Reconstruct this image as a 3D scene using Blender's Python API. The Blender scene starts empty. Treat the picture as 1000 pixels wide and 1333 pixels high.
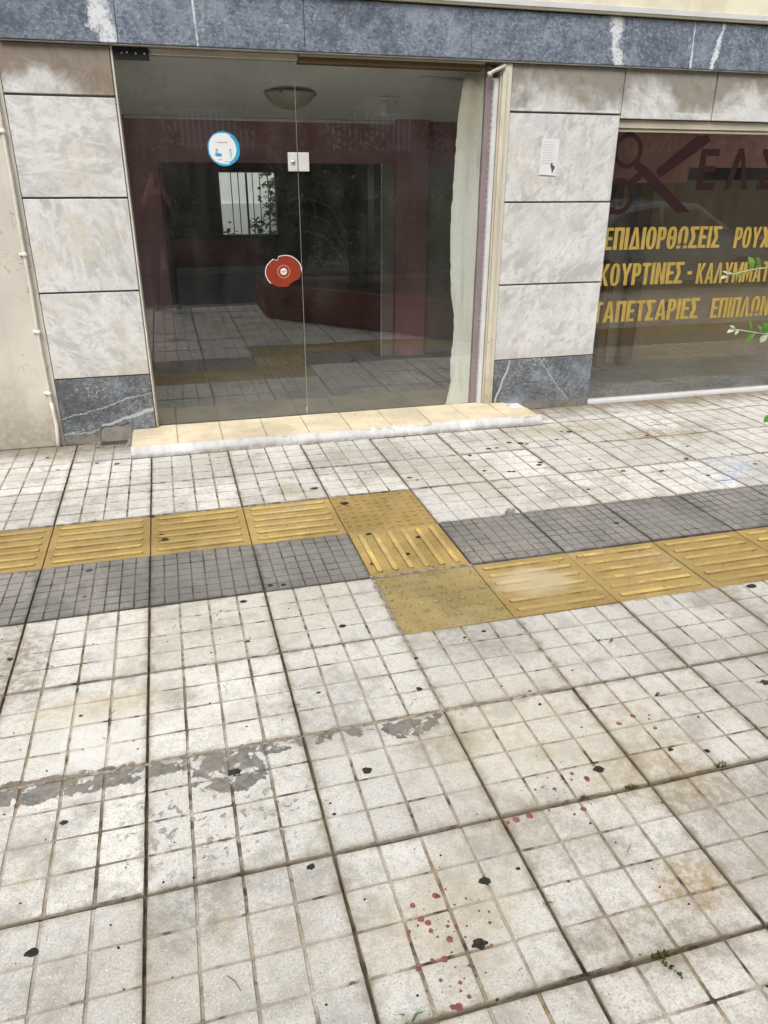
import bpy, bmesh, math, random
import numpy as np
from mathutils import Matrix, Vector, noise as mnoise
random.seed(7); RNG = np.random.default_rng(7)
S = bpy.context.scene
COL = S.collection

# ------------------------------------------------------------------ camera
F_PX, PITCH, YAW, ROLL = 981.28, .41731, .27133, .003377
cd = bpy.data.cameras.new('camera'); cam = bpy.data.objects.new('camera', cd); COL.objects.link(cam)
fwd = Vector((math.sin(YAW)*math.cos(PITCH), math.cos(YAW)*math.cos(PITCH), -math.sin(PITCH)))
rt = Vector((math.cos(YAW), -math.sin(YAW), 0)); up = rt.cross(fwd)
rt2 = rt*math.cos(ROLL)+up*math.sin(ROLL); up2 = -rt*math.sin(ROLL)+up*math.cos(ROLL)
M = Matrix.Identity(4)
for i in range(3):
    M[i][0] = rt2[i]; M[i][1] = up2[i]; M[i][2] = -fwd[i]
M[0][3], M[1][3], M[2][3] = .22302, -1.50414, 1.71023
cam.matrix_world = M
cd.sensor_fit = 'HORIZONTAL'; cd.sensor_width = 36; cd.lens = 36*F_PX/1000
cd.clip_start = .02; cd.clip_end = 400
S.camera = cam

# ------------------------------------------------------------------ light
SUN_EL, SUN_AZ = math.radians(52), math.radians(205)     # azimuth measured clockwise from +Y
w = bpy.data.worlds.new('World'); S.world = w; w.use_nodes = True
wt = w.node_tree; wt.nodes.clear()
sky = wt.nodes.new('ShaderNodeTexSky'); sky.sky_type = 'NISHITA'; sky.sun_disc = False
sky.sun_elevation = SUN_EL; sky.sun_rotation = SUN_AZ; sky.dust_density = 4; sky.air_density = 1.2
hs = wt.nodes.new('ShaderNodeHueSaturation'); hs.inputs['Saturation'].default_value = .38
bg = wt.nodes.new('ShaderNodeBackground'); bg.inputs['Strength'].default_value = .15
wo = wt.nodes.new('ShaderNodeOutputWorld')
wt.links.new(sky.outputs[0], hs.inputs['Color']); wt.links.new(hs.outputs[0], bg.inputs[0]); wt.links.new(bg.outputs[0], wo.inputs[0])
sl = bpy.data.lights.new('sun', 'SUN'); so = bpy.data.objects.new('sun', sl); COL.objects.link(so)
sl.energy = 1.3; sl.angle = math.radians(28); sl.color = (1, .955, .89)
sd = Vector((math.sin(SUN_AZ)*math.cos(SUN_EL), math.cos(SUN_AZ)*math.cos(SUN_EL), math.sin(SUN_EL)))
so.rotation_euler = sd.to_track_quat('Z', 'Y').to_euler(); so.location = (0, -5, 20)
S.view_settings.view_transform = 'Standard'; S.view_settings.look = 'None'
S.view_settings.gamma = 1; S.view_settings.use_curve_mapping = False
S.view_settings.exposure = .62
S.cycles.diffuse_bounces = 7; S.cycles.max_bounces = 14; S.cycles.transparent_max_bounces = 16; S.cycles.glossy_bounces = 4

# ------------------------------------------------------------------ node helpers
class NT:
    def __init__(s, name, rough=.7, spec=.3):
        s.m = bpy.data.materials.new(name); s.m.use_nodes = True; s.t = s.m.node_tree
        s.b = s.t.nodes['Principled BSDF']; s.b.inputs['Roughness'].default_value = rough
        s.b.inputs['Specular IOR Level'].default_value = spec
        s._p = None
    def n(s, k): return s.t.nodes.new(k)
    def put(s, sock, v):
        if v is None: return
        if isinstance(v, bpy.types.NodeSocket): s.t.links.new(v, sock)
        elif isinstance(v, (tuple, list)):
            sock.default_value = tuple(v) + ((1,) if len(v) == 3 and len(sock.default_value) == 4 else ())
        else: sock.default_value = v
    def pos(s):
        if s._p is None: s._p = s.n('ShaderNodeNewGeometry').outputs['Position']
        return s._p
    def obj(s): return s.n('ShaderNodeTexCoord').outputs['Object']
    def rnd(s): return s.n('ShaderNodeObjectInfo').outputs['Random']
    def vm(s, op, a, b=None, out=0):
        x = s.n('ShaderNodeVectorMath'); x.operation = op; s.put(x.inputs[0], a); s.put(x.inputs[1], b)
        return x.outputs['Value'] if op in ('LENGTH', 'DISTANCE', 'DOT_PRODUCT') else x.outputs[0]
    def ma(s, op, a, b=None, c=None, clamp=False):
        x = s.n('ShaderNodeMath'); x.operation = op; x.use_clamp = clamp
        s.put(x.inputs[0], a); s.put(x.inputs[1], b); s.put(x.inputs[2], c); return x.outputs[0]
    def noise(s, vec, scale, detail=4, rough=.55, dist=0, color=False):
        x = s.n('ShaderNodeTexNoise'); s.put(x.inputs['Vector'], vec); x.inputs['Scale'].default_value = scale
        x.inputs['Detail'].default_value = detail; x.inputs['Roughness'].default_value = rough; x.inputs['Distortion'].default_value = dist
        return x.outputs['Color'] if color else x.outputs[0]
    def vor(s, vec, scale, feature='F1', rand=1):
        x = s.n('ShaderNodeTexVoronoi'); x.feature = feature; s.put(x.inputs['Vector'], vec); x.inputs['Scale'].default_value = scale
        x.inputs['Randomness'].default_value = rand; return x.outputs['Distance']
    def sm(s, v, lo, hi, a=0., b=1.):
        x = s.n('ShaderNodeMapRange'); x.interpolation_type = 'SMOOTHSTEP'
        s.put(x.inputs[0], v); x.inputs[1].default_value = lo; x.inputs[2].default_value = hi
        x.inputs[3].default_value = a; x.inputs[4].default_value = b; return x.outputs[0]
    def mix(s, f, a, b, mode='MIX'):
        x = s.n('ShaderNodeMix'); x.data_type = 'RGBA'; x.blend_type = mode
        s.put(x.inputs[0], f); s.put(x.inputs[6], a); s.put(x.inputs[7], b); return x.outputs[2]
    def xyz(s, v):
        x = s.n('ShaderNodeSeparateXYZ'); s.put(x.inputs[0], v); return x.outputs
    def scale(s, v, k): return s.vm('MULTIPLY', v, k)
    def spot(s, cx, cy, rx, ry, nz, amt=.5, soft=.35, ang=0):
        p = s.vm('SUBTRACT', s.pos(), (cx, cy, 0))
        if ang:
            r = s.n('ShaderNodeVectorRotate'); r.rotation_type = 'Z_AXIS'; s.put(r.inputs['Vector'], p); r.inputs['Angle'].default_value = ang; p = r.outputs[0]
        p = s.vm('MULTIPLY', p, (1/rx, 1/ry, 0)); l = s.vm('LENGTH', p)
        l = s.ma('ADD', l, s.ma('MULTIPLY', s.ma('SUBTRACT', nz, .5), amt*2))
        return s.sm(l, 1-soft, 1+soft, 1, 0)
    def bump(s, h, strength=.3, dist=.01):
        x = s.n('ShaderNodeBump'); x.inputs['Strength'].default_value = strength; x.inputs['Distance'].default_value = dist
        s.put(x.inputs['Height'], h); s.t.links.new(x.outputs[0], s.b.inputs['Normal'])
    def color(s, c): s.put(s.b.inputs['Base Color'], c)

MATS = {}
def plain(name, col, rough=.6, spec=.3, var=.12, sc=6, bump=0, metal=0):
    m = NT(name, rough, spec); p = m.pos()
    f = m.noise(p, sc, 5, .6); g = m.noise(p, sc*14, 3, .6)
    d = tuple(c*(1-var) for c in col); l = tuple(min(1, c*(1+var)) for c in col)
    c = m.mix(m.sm(f, .3, .7), d, l); c = m.mix(m.sm(g, .35, .75, 0, .35), c, tuple(x*(1-2*var) for x in col))
    m.color(c); m.b.inputs['Metallic'].default_value = metal
    if bump: m.bump(m.noise(p, sc*20, 4, .6), bump, .004)
    MATS[name] = m.m; return m.m

# ------------------------------------------------------------------ paving materials
def make_paving(name, top, dirt=1.0, groove=False, yellow=False, grey=False):
    m = NT(name, .82, .25); p = m.pos()
    n1 = m.noise(p, 1.7, 6, .6); n2 = m.noise(p, 7, 6, .62, .3); n3 = m.noise(p, 33, 5, .65); n4 = m.noise(p, 170, 3, .7); n5 = m.noise(m.vm('ADD', p, (31, 7, 3)), 3.1, 5, .65, .4)
    ns = m.noise(m.vm('ADD', p, (3, 17, 5)), 14, 5, .65)
    rnd = m.rnd()
    c = m.mix(m.sm(rnd, 0, 1), tuple(x*.80 for x in top), tuple(min(1, x*1.1) for x in top))
    if not (yellow or grey):
        c = m.mix(m.sm(m.noise(m.vm('ADD', p, (9, 9, 1)), 4.2, 4, .6), .46, .66, 0, .8), c, (.60, .59, .56))     # bleached areas
        c = m.mix(m.sm(n1, .46, .66, 0, .5*dirt), c, (.42, .385, .31))                   # warm soiling
        c = m.mix(m.sm(n2, .50, .68, 0, .62*dirt), c, (.33, .32, .295)); c = m.mix(m.ma('MULTIPLY', m.sm(m.noise(m.vm('ADD', p, (2, 6, 6)), 2.6, 6, .66, .3), .52, .66, 0, .7), m.sm(n3, .35, .6, .4, 1)), c, (.27, .255, .225))
        c = m.mix(m.sm(n5, .58, .70, 0, .45*dirt), c, (.33, .265, .15))                   # ochre stains
    else:
        c = m.mix(m.sm(m.noise(m.vm('ADD', p, (8, 1, 1)), 2.3, 6, .65, .4), .42, .60, 0, .8), c, tuple(x*.55 for x in top)); c = m.mix(m.sm(n2, .48, .68, 0, .55), c, tuple(x*.55 for x in top))
        c = m.mix(m.sm(n5, .50, .70, 0, .5), c, (.36, .30, .21) if yellow else (.34, .31, .27))
        c = m.mix(m.sm(n3, .52, .72, 0, .5), c, tuple(min(1, x*1.3) for x in top))
    c = m.mix(m.sm(n3, .48, .74, 0, .55), c, tuple(x*.52 for x in top))
    # speckle: open pores and pale aggregate
    c = m.mix(m.sm(n4, .52, .66, 0, .7), c, tuple(x*.48 for x in top)); c = m.mix(m.sm(m.noise(p, 62, 4, .7), .52, .68, 0, .5), c, tuple(x*.6 for x in top))
    c = m.mix(m.sm(n4, .42, .30, 0, .6), c, tuple(min(1, x*1.3) for x in top))
    pores = m.sm(m.vor(p, 95), .10, .20, 1, 0); pm = m.sm(m.noise(p, 21, 3), .48, .62)
    c = m.mix(m.ma('MULTIPLY', m.ma('MULTIPLY', pores, pm), .55), c, tuple(x*.3 for x in top))
    if not (yellow or grey):
        # stains that have a place of their own
        for (x, y, rx, ry, a, col, k, ang) in [
            (1.55, .02, .20, .13, .55, (.27, .21, .11), .75, .3), (1.40, -.34, .10, .08, .6, (.30, .20, .07), .8, 0),
            (1.20, -.46, .22, .09, .6, (.22, .18, .11), .6, .2), (1.10, -.10, .26, .12, .6, (.30, .28, .22), .6, .4), (-.17, .82, .22, .10, .6, (.50, .40, .20), .55, 0),
            (-.50, 1.17, .14, .28, .6, (.19, .15, .11), .75, 0), (.12, -.07, .10, .14, .7, (.20, .195, .18), .65, .5), (.95, .36, .14, .12, .6, (.27, .23, .15), .65, 0),
            (1.73, 1.03, .10, .07, .5, (.60, .59, .57), .8, 0), (-.14, .66, .2, .14, .4, (.68, .67, .64), .9, 0), (.6, .66, .2, .2, .6, (.30, .29, .27), .55, 0),
            (1.30, .93, .22, .2, .5, (.25, .245, .235), .65, 0), (3.64, 3.03, .3, .12, .6, (.24, .18, .10), .75, .2), (3.0, 3.35, .5, .1, .6, (.36, .30, .20), .6, 0),
            (.3, 3.1, .45, .2, .6, (.33, .32, .30), .6, 0), (1.6, 3.0, .5, .25, .7, (.30, .27, .23), .5, .4), (-.35, 3.75, .5, .14, .5, (.30, .27, .22), .6, 0),
            (.72, -.28, .22, .14, .6, (.44, .37, .24), .5, 0), (1.35, .30, .4, .3, .5, (.50, .44, .31), .5, .3), (.3, 1.3, .45, .3, .5, (.47, .42, .32), .45, 0), (2.6, .35, .3, .2, .5, (.22, .18, .12), .5, 0)]:
            c = m.mix(m.ma('MULTIPLY', m.ma('MULTIPLY', m.spot(x, y, rx, ry, ns if rx < .3 else n2, a*1.25, .5, ang), m.sm(n3, .38, .60, .35, 1)), k*.85), c, col)
        Y_ = m.xyz(p)[1]; c = m.mix(m.ma('MULTIPLY', m.sm(m.ma('ADD', Y_, m.ma('MULTIPLY', m.ma('SUBTRACT', n2, .5), .5)), 3.50, 3.90), .85), c, (.18, .15, .105))  # dirt towards the wall base, deepened in colour as a painted contact shadow
        # old grey paint and cement smear along one joint, flaked into patches
        fl = m.noise(m.vm('ADD', p, (5, 1, 2)), 17, 5, .62, .5)
        reg = m.ma('MAXIMUM', m.spot(-.28, .470, .46, .060, n2, .25, .25), m.spot(.26, .40, .13, .10, n2, .4, .3)); reg = m.ma('MAXIMUM', reg, m.ma('MULTIPLY', m.spot(.15, .47, .9, .03, n2, .3, .3), .8))
        reg = m.ma('MAXIMUM', reg, m.spot(.87, .445, .10, .05, n2, .4, .3))
        reg2 = m.spot(.2, .22, .30, .20, n2, .5, .5)
        k = m.sm(m.ma('ADD', m.ma('MULTIPLY', reg, .30), fl), .705, .765)
        fl2 = m.noise(m.vm('ADD', p, (5, 8, 2)), 34, 5, .62, .6); k2 = m.ma('MULTIPLY', m.ma('MULTIPLY', m.sm(fl2, .565, .62), reg2), .75)
        c = m.mix(m.ma('MULTIPLY', m.ma('MAXIMUM', k, k2), m.sm(n3, .35, .62, .97, .78)), c, m.mix(m.sm(n2, .4, .6), (.10, .098, .096), (.17, .155, .13)))
        # blue spray scribble
        sc = m.noise(p, 9, 2, .4, 1.2); line = m.sm(m.ma('ABSOLUTE', m.ma('SUBTRACT', sc, .5)), .008, .035, 1, 0)
        b = m.ma('MULTIPLY', m.ma('MULTIPLY', line, m.spot(3.58, 2.27, .33, .26, n2, .3, .3)), .5)
        b2 = m.ma('MULTIPLY', m.spot(3.46, 2.14, .10, .06, n2, .6, .4), m.sm(n3, .4, .6, 0, .45))
        c = m.mix(m.ma('MAXIMUM', b, b2), c, (.16, .30, .62))
    # dirt gathered along the slab joints and beside the grooves
    if not yellow:
        XY = m.xyz(p); 
        def near(v, per): return m.ma('MULTIPLY', m.ma('PINGPONG', v, per/2), 1)
        e = m.ma('MINIMUM', near(XY[0], .5), near(XY[1], .5)); nn_ = m.noise(m.vm('ADD', p, (1, 2, 9)), 12, 5, .7)
        k_ = m.sm(m.ma('ADD', e, m.ma('MULTIPLY', m.ma('SUBTRACT', nn_, .5), .10)), -.012, .030, 1, 0)
        c = m.mix(m.ma('MULTIPLY', k_, .75), c, (.21, .17, .115) if not grey else (.07, .065, .06))
        e2 = m.ma('MINIMUM', near(XY[0], .125), near(XY[1], .125)); k_ = m.sm(m.ma('ADD', e2, m.ma('MULTIPLY', m.ma('SUBTRACT', nn_, .5), .06)), -.010, .012, 1, 0)
        if not grey: c = m.mix(m.ma('MULTIPLY', k_, .42), c, (.30, .26, .19))
    else:
        w_ = m.sm(m.noise(m.vm('MULTIPLY', m.vm('ADD', p, (4, 4, 0)), (1, 1.6, 1)), 6, 6, .7, .4), .44, .60); xr = m.sm(m.xyz(p)[0], 1.3, 1.7, .45, .85)
        c = m.mix(m.ma('MULTIPLY', w_, xr), c, (.33, .245, .10))
        c = m.mix(m.ma('MULTIPLY', m.spot(1.72, 1.28, .18, .12, n2, .6, .4), .5), c, (.55, .48, .34))
    if groove:
        g1 = m.noise(m.vm('ADD', p, (2, 4, 8)), 5, 4, .6)
        nz_ = m.n('ShaderNodeNewGeometry').outputs['Normal']; ny = m.ma('ABSOLUTE', m.xyz(nz_)[1])
        zn = m.ma('MAXIMUM', m.spot(.2, 2.9, 1.0, .7, n2, .5, .5), m.spot(.45, 1.2, .45, .35, n2, .5, .5)); zn = m.ma('MAXIMUM', zn, m.spot(.2, .25, .4, .25, n2, .5, .5)); amt = m.ma('SUBTRACT', m.ma('MULTIPLY', m.sm(g1, .38, .64, .10, .9), m.sm(rnd, 0, 1, .45, 1.1)), m.ma('MULTIPLY', ny, .35), None, True)
        c = m.mix(amt, c, m.mix(m.sm(n5, .45, .6), (.15, .12, .08), (.26, .17, .07)) if not grey else (.045, .042, .038))
        k3 = m.ma('MULTIPLY', m.sm(m.noise(p, 22, 3), .46, .62, 0, .95), m.ma('MAXIMUM', m.sm(g1, .46, .62), m.ma('MULTIPLY', zn, .85))); c = m.mix(k3, c, (.05, .04, .03))
    m.color(c)
    h = m.ma('ADD', m.ma('MULTIPLY', n4, .5), m.ma('MULTIPLY', n3, .8)); h = m.ma('SUBTRACT', h, m.ma('MULTIPLY', pores, .25))
    m.bump(h, .8, .005)
    MATS[name] = m.m; return m.m
WHITE = (.64, .63, .595)
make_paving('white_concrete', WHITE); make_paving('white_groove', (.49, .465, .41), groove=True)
make_paving('grey_concrete', (.26, .25, .235), grey=True); make_paving('grey_groove', (.20, .19, .175), grey=True, groove=True)
make_paving('yellow_rib', (.60, .44, .165), yellow=True); make_paving('yellow_base', (.42, .295, .105), yellow=True)
make_paving('yellow_edge', (.25, .17, .06), yellow=True); make_paving('olive_ring', (.27, .215, .095), yellow=True); make_paving('olive_base', (.36, .29, .13), yellow=True); make_paving('olive_dome', (.38, .30, .13), yellow=True)
def simple_noise(name, cols, scales, rough=.9, bump=.5):
    m = NT(name, rough, .2); p = m.pos(); c = cols[0]
    for i, (cc, sc) in enumerate(zip(cols[1:], scales)):
        c = m.mix(m.sm(m.noise(m.vm('ADD', p, (i*3.3, 1, i)), sc, 5, .6), .42, .62), c, cc)
    m.color(c); m.bump(m.noise(p, scales[-1]*4, 4), bump, .004); MATS[name] = m.m
simple_noise('joint_dirt', [(.07, .055, .038), (.19, .15, .095), (.035, .028, .02), (.11, .09, .06)], [3, 11, 40])
simple_noise('joint_mortar', [(.26, .235, .19), (.36, .33, .28), (.15, .12, .09)], [9, 30])
simple_noise('asphalt', [(.055, .055, .055), (.075, .073, .07), (.035, .035, .036)], [1.5, 60])
simple_noise('soil', [(.06, .045, .03), (.10, .075, .05)], [30])

# ------------------------------------------------------------------ facade materials
def marble(name, base, vein, warm, dirt_top=True):
    m = NT(name, .42, .4)
    r = m.rnd(); cx = m.n('ShaderNodeCombineXYZ'); m.put(cx.inputs[0], m.ma('MULTIPLY', r, 17)); m.put(cx.inputs[1], m.ma('MULTIPLY', r, 31)); m.put(cx.inputs[2], m.ma('MULTIPLY', r, 11))
    o = m.vm('ADD', m.pos(), cx.outputs[0])
    tilt = m.n('ShaderNodeVectorRotate'); tilt.rotation_type = 'Y_AXIS'; m.put(tilt.inputs['Vector'], o); m.put(tilt.inputs['Angle'], m.ma('MULTIPLY', r, 2.5)); o = tilt.outputs[0]
    st = m.vm('MULTIPLY', o, (1, 1, 1.9))
    a = m.noise(st, 2.2, 6, .58, .5); b = m.noise(st, 8, 7, .68, .4); g = m.noise(o, 60, 3, .6)
    c = m.mix(m.sm(a, .36, .64), base, vein); c = m.mix(m.sm(b, .46, .66, 0, .65), c, tuple(x*.74 for x in base)); c = m.mix(m.ma('MULTIPLY', m.sm(m.noise(m.vm('ADD', st, (6, 1, 6)), 3.3, 7, .7, .8), .52, .62, 0, .7), m.sm(b, .35, .55, .3, 1)), c, tuple(x*.68 for x in base)); c = m.mix(m.sm(b, .46, .30, 0, .5), c, (.74, .75, .75))
    c = m.mix(m.sm(m.noise(m.vm('ADD', o, (4, 4, 4)), 2.6, 5, .6), .52, .70, 0, .55), c, warm)
    fine = m.noise(o, 38, 5, .7); c = m.mix(m.sm(fine, .50, .66, 0, .45), c, tuple(x*.72 for x in base))
    rid = m.ma('ABSOLUTE', m.ma('SUBTRACT', m.noise(st, 1.7, 4, .5, .9), .5))
    c = m.mix(m.ma('MULTIPLY', m.sm(rid, .0, .03, .5, 0), m.sm(b, .42, .58)), c, (.80, .80, .79))
    rid2 = m.ma('ABSOLUTE', m.ma('SUBTRACT', m.noise(m.vm('ADD', st, (7, 2, 1)), 2.6, 5, .55, .7), .5))
    c = m.mix(m.ma('MULTIPLY', m.sm(rid2, .0, .012, .45, 0), m.sm(a, .45, .55)), c, tuple(x*.6 for x in base))
    pits = m.ma('MULTIPLY', m.sm(m.vor(m.pos(), 42), .05, .10, 1, 0), m.sm(m.noise(m.pos(), 4, 3), .50, .60))
    c = m.mix(m.ma('MULTIPLY', pits, .6), c, (.12, .12, .13))
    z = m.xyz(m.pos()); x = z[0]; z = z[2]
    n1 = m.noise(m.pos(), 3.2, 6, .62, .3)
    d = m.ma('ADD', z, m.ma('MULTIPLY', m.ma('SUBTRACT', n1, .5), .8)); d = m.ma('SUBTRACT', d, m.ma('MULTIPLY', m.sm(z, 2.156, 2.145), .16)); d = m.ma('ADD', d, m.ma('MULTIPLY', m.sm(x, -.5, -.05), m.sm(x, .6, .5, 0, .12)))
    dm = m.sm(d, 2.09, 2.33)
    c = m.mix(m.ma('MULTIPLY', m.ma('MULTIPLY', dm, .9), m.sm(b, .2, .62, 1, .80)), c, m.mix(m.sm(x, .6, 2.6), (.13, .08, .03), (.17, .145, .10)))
    # grime creeping from the joints and edges at the bottom
    c = m.mix(m.sm(m.ma('ADD', z, m.ma('MULTIPLY', n1, .15)), .62, .50, 0, .35), c, (.40, .36, .29))
    c = m.mix(m.sm(m.noise(m.vm('MULTIPLY', m.pos(), (7, 1, .8)), 1.6, 4, .6), .55, .72, 0, .35), c, (.42, .36, .26))
    m.color(c); m.bump(m.ma('ADD', m.ma('MULTIPLY', g, .3), m.ma('MULTIPLY', b, .6)), .25, .006); MATS[name] = m.m
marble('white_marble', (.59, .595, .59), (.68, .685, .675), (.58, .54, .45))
def dark_marble(name, c0, c1, veins=None, cracks=.5, plinth=False):
    m = NT(name, .5, .35); p = m.pos(); st = m.vm('MULTIPLY', p, (1, 1, 1.5))
    a = m.noise(st, 5, 7, .68, .6); b = m.noise(st, 38, 5, .7, .4)
    c = m.mix(m.sm(a, .36, .64), c0, c1); c = m.mix(m.sm(b, .50, .66, 0, .8), c, tuple(min(1, x*1.9+.02) for x in c1)); c = m.mix(m.sm(b, .48, .36, 0, .75), c, tuple(x*.45 for x in c0)); b3 = m.noise(m.vm('ADD', p, (5, 5, 5)), 16, 6, .75, .8); c = m.mix(m.sm(b3, .50, .66, 0, .6), c, tuple(min(1, x*1.6) for x in c1)); c = m.mix(m.sm(b3, .46, .34, 0, .6), c, tuple(x*.5 for x in c0))
    c = m.mix(.18, c, tuple((x+y)/2 for x, y in zip(c0, c1)))
    for sc, off, w_, k in ((7, 0, .012, cracks), (15, 5, .018, cracks*.8), (4, 9, .006, cracks)):
        r = m.ma('ABSOLUTE', m.ma('SUBTRACT', m.noise(m.vm('ADD', p, (off, off, off)), sc, 4, .55, 1.6), .5))
        msk = m.sm(m.noise(m.vm('ADD', p, (off+2, 0, 0)), 3, 3), .48, .62)
        c = m.mix(m.ma('MULTIPLY', m.sm(r, 0, w_, k, 0), msk), c, (.55, .57, .60))
    X = m.xyz(p); cl_ = m.noise(m.vm('ADD', p, (3, 8, 2)), 3.0, 6, .66, .5)
    c = m.mix(m.sm(cl_, .52, .66, 0, .38), c, (.36, .41, .48)); c = m.mix(m.sm(cl_, .47, .36, 0, .55), c, tuple(x*.5 for x in c0))
    if plinth:
        wv = m.noise(p, 7, 5, .65); wv2 = m.noise(p, 45, 4, .7)
        for (x0, z0, sl_, wd, xa, xb) in ((-.34, .115, .24, .016, -.33, .05), (-.5, .20, .25, .004, -.6, .05), (-.56, .07, .10, .005, -.6, -.2), (2.63, .03, 3.2, .035, 2.6, 2.76), (3.0, .40, -1.2, .006, 2.9, 3.3)):
            d = m.ma('SUBTRACT', X[2], m.ma('ADD', m.ma('MULTIPLY', m.ma('SUBTRACT', X[0], x0), sl_), z0)); d = m.ma('ABSOLUTE', m.ma('ADD', d, m.ma('ADD', m.ma('MULTIPLY', m.ma('SUBTRACT', wv, .5), .09*max(1, abs(sl_)*.6)), m.ma('MULTIPLY', m.ma('SUBTRACT', wv2, .5), .02))))
            k_ = m.ma('MULTIPLY', m.sm(d, wd*.3, wd*1.2, .8, 0), m.ma('MULTIPLY', m.sm(X[0], xa, xa+.02), m.sm(X[0], xb-.02, xb, 1, 0))); c = m.mix(k_, c, (.50, .53, .55))
        c = m.mix(m.ma('MULTIPLY', m.sm(X[2], .10, .0), m.sm(a, .4, .6, .3, .9)), c, (.27, .24, .19))
    if veins:
        wob = m.noise(m.vm('MULTIPLY', p, (1, 1, 1)), 9, 6, .7, .3); wob2 = m.noise(p, 40, 4, .7)
        for (x0, x1, w_) in veins:
            # a vein leaning from x0 (bottom edge) to x1 (top edge)
            t = m.ma('MULTIPLY', m.ma('SUBTRACT', X[2], 2.42), (x1-x0)/.3)
            d = m.ma('ABSOLUTE', m.ma('SUBTRACT', m.ma('SUBTRACT', X[0], t), x0))
            d = m.ma('ADD', d, m.ma('ADD', m.ma('MULTIPLY', m.ma('SUBTRACT', wob, .5), w_*4.5), m.ma('MULTIPLY', m.ma('SUBTRACT', wob2, .5), w_*2.6)))
            c = m.mix(m.ma('MULTIPLY', m.sm(d, w_*.35, w_*1.1, 1, 0), m.sm(m.ma('ADD', wob2, m.ma('MULTIPLY', m.noise(p, 17, 4, .6), .6)), .55, .85, .35, 1)), c, (.66, .69, .72))
    m.color(c); m.bump(m.ma('ADD', b, m.noise(p, 120, 3)), .35, .004); MATS[name] = m.m
dark_marble('plinth_marble', (.10, .112, .125), (.14, .152, .165), None, .85, True)
dark_marble('lintel_marble', (.105, .13, .175), (.165, .195, .245), [(.04, -.03, .062), (3.385, 3.35, .048), (4.14, 4.20, .020), (.55, .535, .005), (3.97, 3.96, .007)], .45)
def plaster(name, col, dirt, z0, z1, crack=True, rough=.85):
    m = NT(name, rough, .2); p = m.pos(); z = m.xyz(p)[2]
    a = m.noise(p, 2.2, 6, .6); b = m.noise(p, 26, 5, .65); g = m.noise(p, 160, 3)
    c = m.mix(m.sm(a, .35, .65), tuple(x*.9 for x in col), tuple(min(1, x*1.07) for x in col))
    c = m.mix(m.sm(m.noise(m.vm('MULTIPLY', p, (6, 6, .7)), 1.5, 5, .6), .5, .7, 0, .35), c, dirt)
    d = m.ma('ADD', z, m.ma('MULTIPLY', m.ma('SUBTRACT', a, .5), (z1-z0)*1.4))
    c = m.mix(m.ma('MULTIPLY', m.sm(d, z0, z1, 1, 0), m.sm(b, .3, .6, .45, 1)), c, dirt)
    if crack:
        r = m.ma('ABSOLUTE', m.ma('SUBTRACT', m.noise(p, 5, 5, .6, .8), .5)); c = m.mix(m.ma('MULTIPLY', m.sm(r, 0, .01, .6, 0), m.sm(m.noise(m.vm('ADD', p, (3, 3, 3)), 2.5, 2), .52, .62)), c, tuple(x*.4 for x in dirt))
    m.color(c); m.bump(m.ma('ADD', m.ma('MULTIPLY', g, .4), b), .3, .005); MATS[name] = m.m
plaster('grey_plaster', (.58, .55, .49), (.36, .32, .26), .0, .55)
plaster('cream_wall', (.72, .68, .53), (.5, .46, .36), 0, .1, False)
plaster('step_whitewash', (.60, .61, .62), (.27, .25, .22), .0, .045, True)
plaster('cream_paint', (.62, .59, .50), (.33, .29, .20), -.1, .5)
plaster('step_yellow', (.63, .55, .39), (.38, .33, .25), -.1, .12, True)
plain('cement', (.27, .26, .235), .9, .2, .2, 12, .4)
plain('mauve_metal', (.25, .20, .215), .5, .4, .08)
plain('white_metal', (.62, .63, .64), .4, .5, .06)
plain('cream_metal', (.52, .48, .38), .5, .4, .10)
plain('brown_wood', (.13, .085, .035), .6, .3, .2, 4)
plain('black_metal', (.015, .015, .016), .4, .5, .2)
plain('steel', (.55, .55, .54), .3, .5, .08, 10, 0, .7)
plain('lock_metal', (.60, .60, .56), .4, .5, .05, 10)
plain('dark_iron', (.07, .065, .06), .7, .4, .3, 20, .4)
plain('conduit_plastic', (.66, .63, .56), .5, .4, .1, 10)
plain('clip_plastic', (.74, .73, .68), .5, .4, .05)
plain('burgundy_paint', (.40, .20, .215), .6, .3, .12, 3, .2)
plain('interior_white', (.88, .89, .86), .8, .2, .06, 1.2, .1)
plain('interior_grey', (.33, .32, .31), .8, .2, .1, 2)
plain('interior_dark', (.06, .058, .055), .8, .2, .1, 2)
plain('floor_dark', (.14, .14, .13), .5, .3, .15, 3)
plain('shop_brown', (.55, .46, .38), .7, .3, .15, 2)
plain('shop_floor', (.15, .14, .12), .5, .3, .15, 3)
plain('shop_maroon', (.58, .30, .28), .7, .3, .15, 2)
plain('shop_olive', (.27, .215, .135), .6, .3, .12, 3)
plain('lamp_glass', (.42, .39, .30), .35, .5, .1, 8)
plain('bulb_glass', (.75, .75, .72), .3, .5, .03)
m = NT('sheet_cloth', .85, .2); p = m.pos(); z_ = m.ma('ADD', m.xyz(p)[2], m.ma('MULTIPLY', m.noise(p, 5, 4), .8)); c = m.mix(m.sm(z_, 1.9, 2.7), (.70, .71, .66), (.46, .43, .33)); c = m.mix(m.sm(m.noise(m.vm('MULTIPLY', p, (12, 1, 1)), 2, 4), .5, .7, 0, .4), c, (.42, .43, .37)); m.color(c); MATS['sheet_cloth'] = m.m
plain('sheet_soiled', (.42, .40, .31), .85, .2, .08, 3, .1)
plain('sticker_white', (.72, .74, .75), .5, .4, .03)
plain('sticker_blue', (.03, .33, .58), .5, .4, .08)
plain('sticker_paleblue', (.25, .58, .75), .5, .4, .05)
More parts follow.
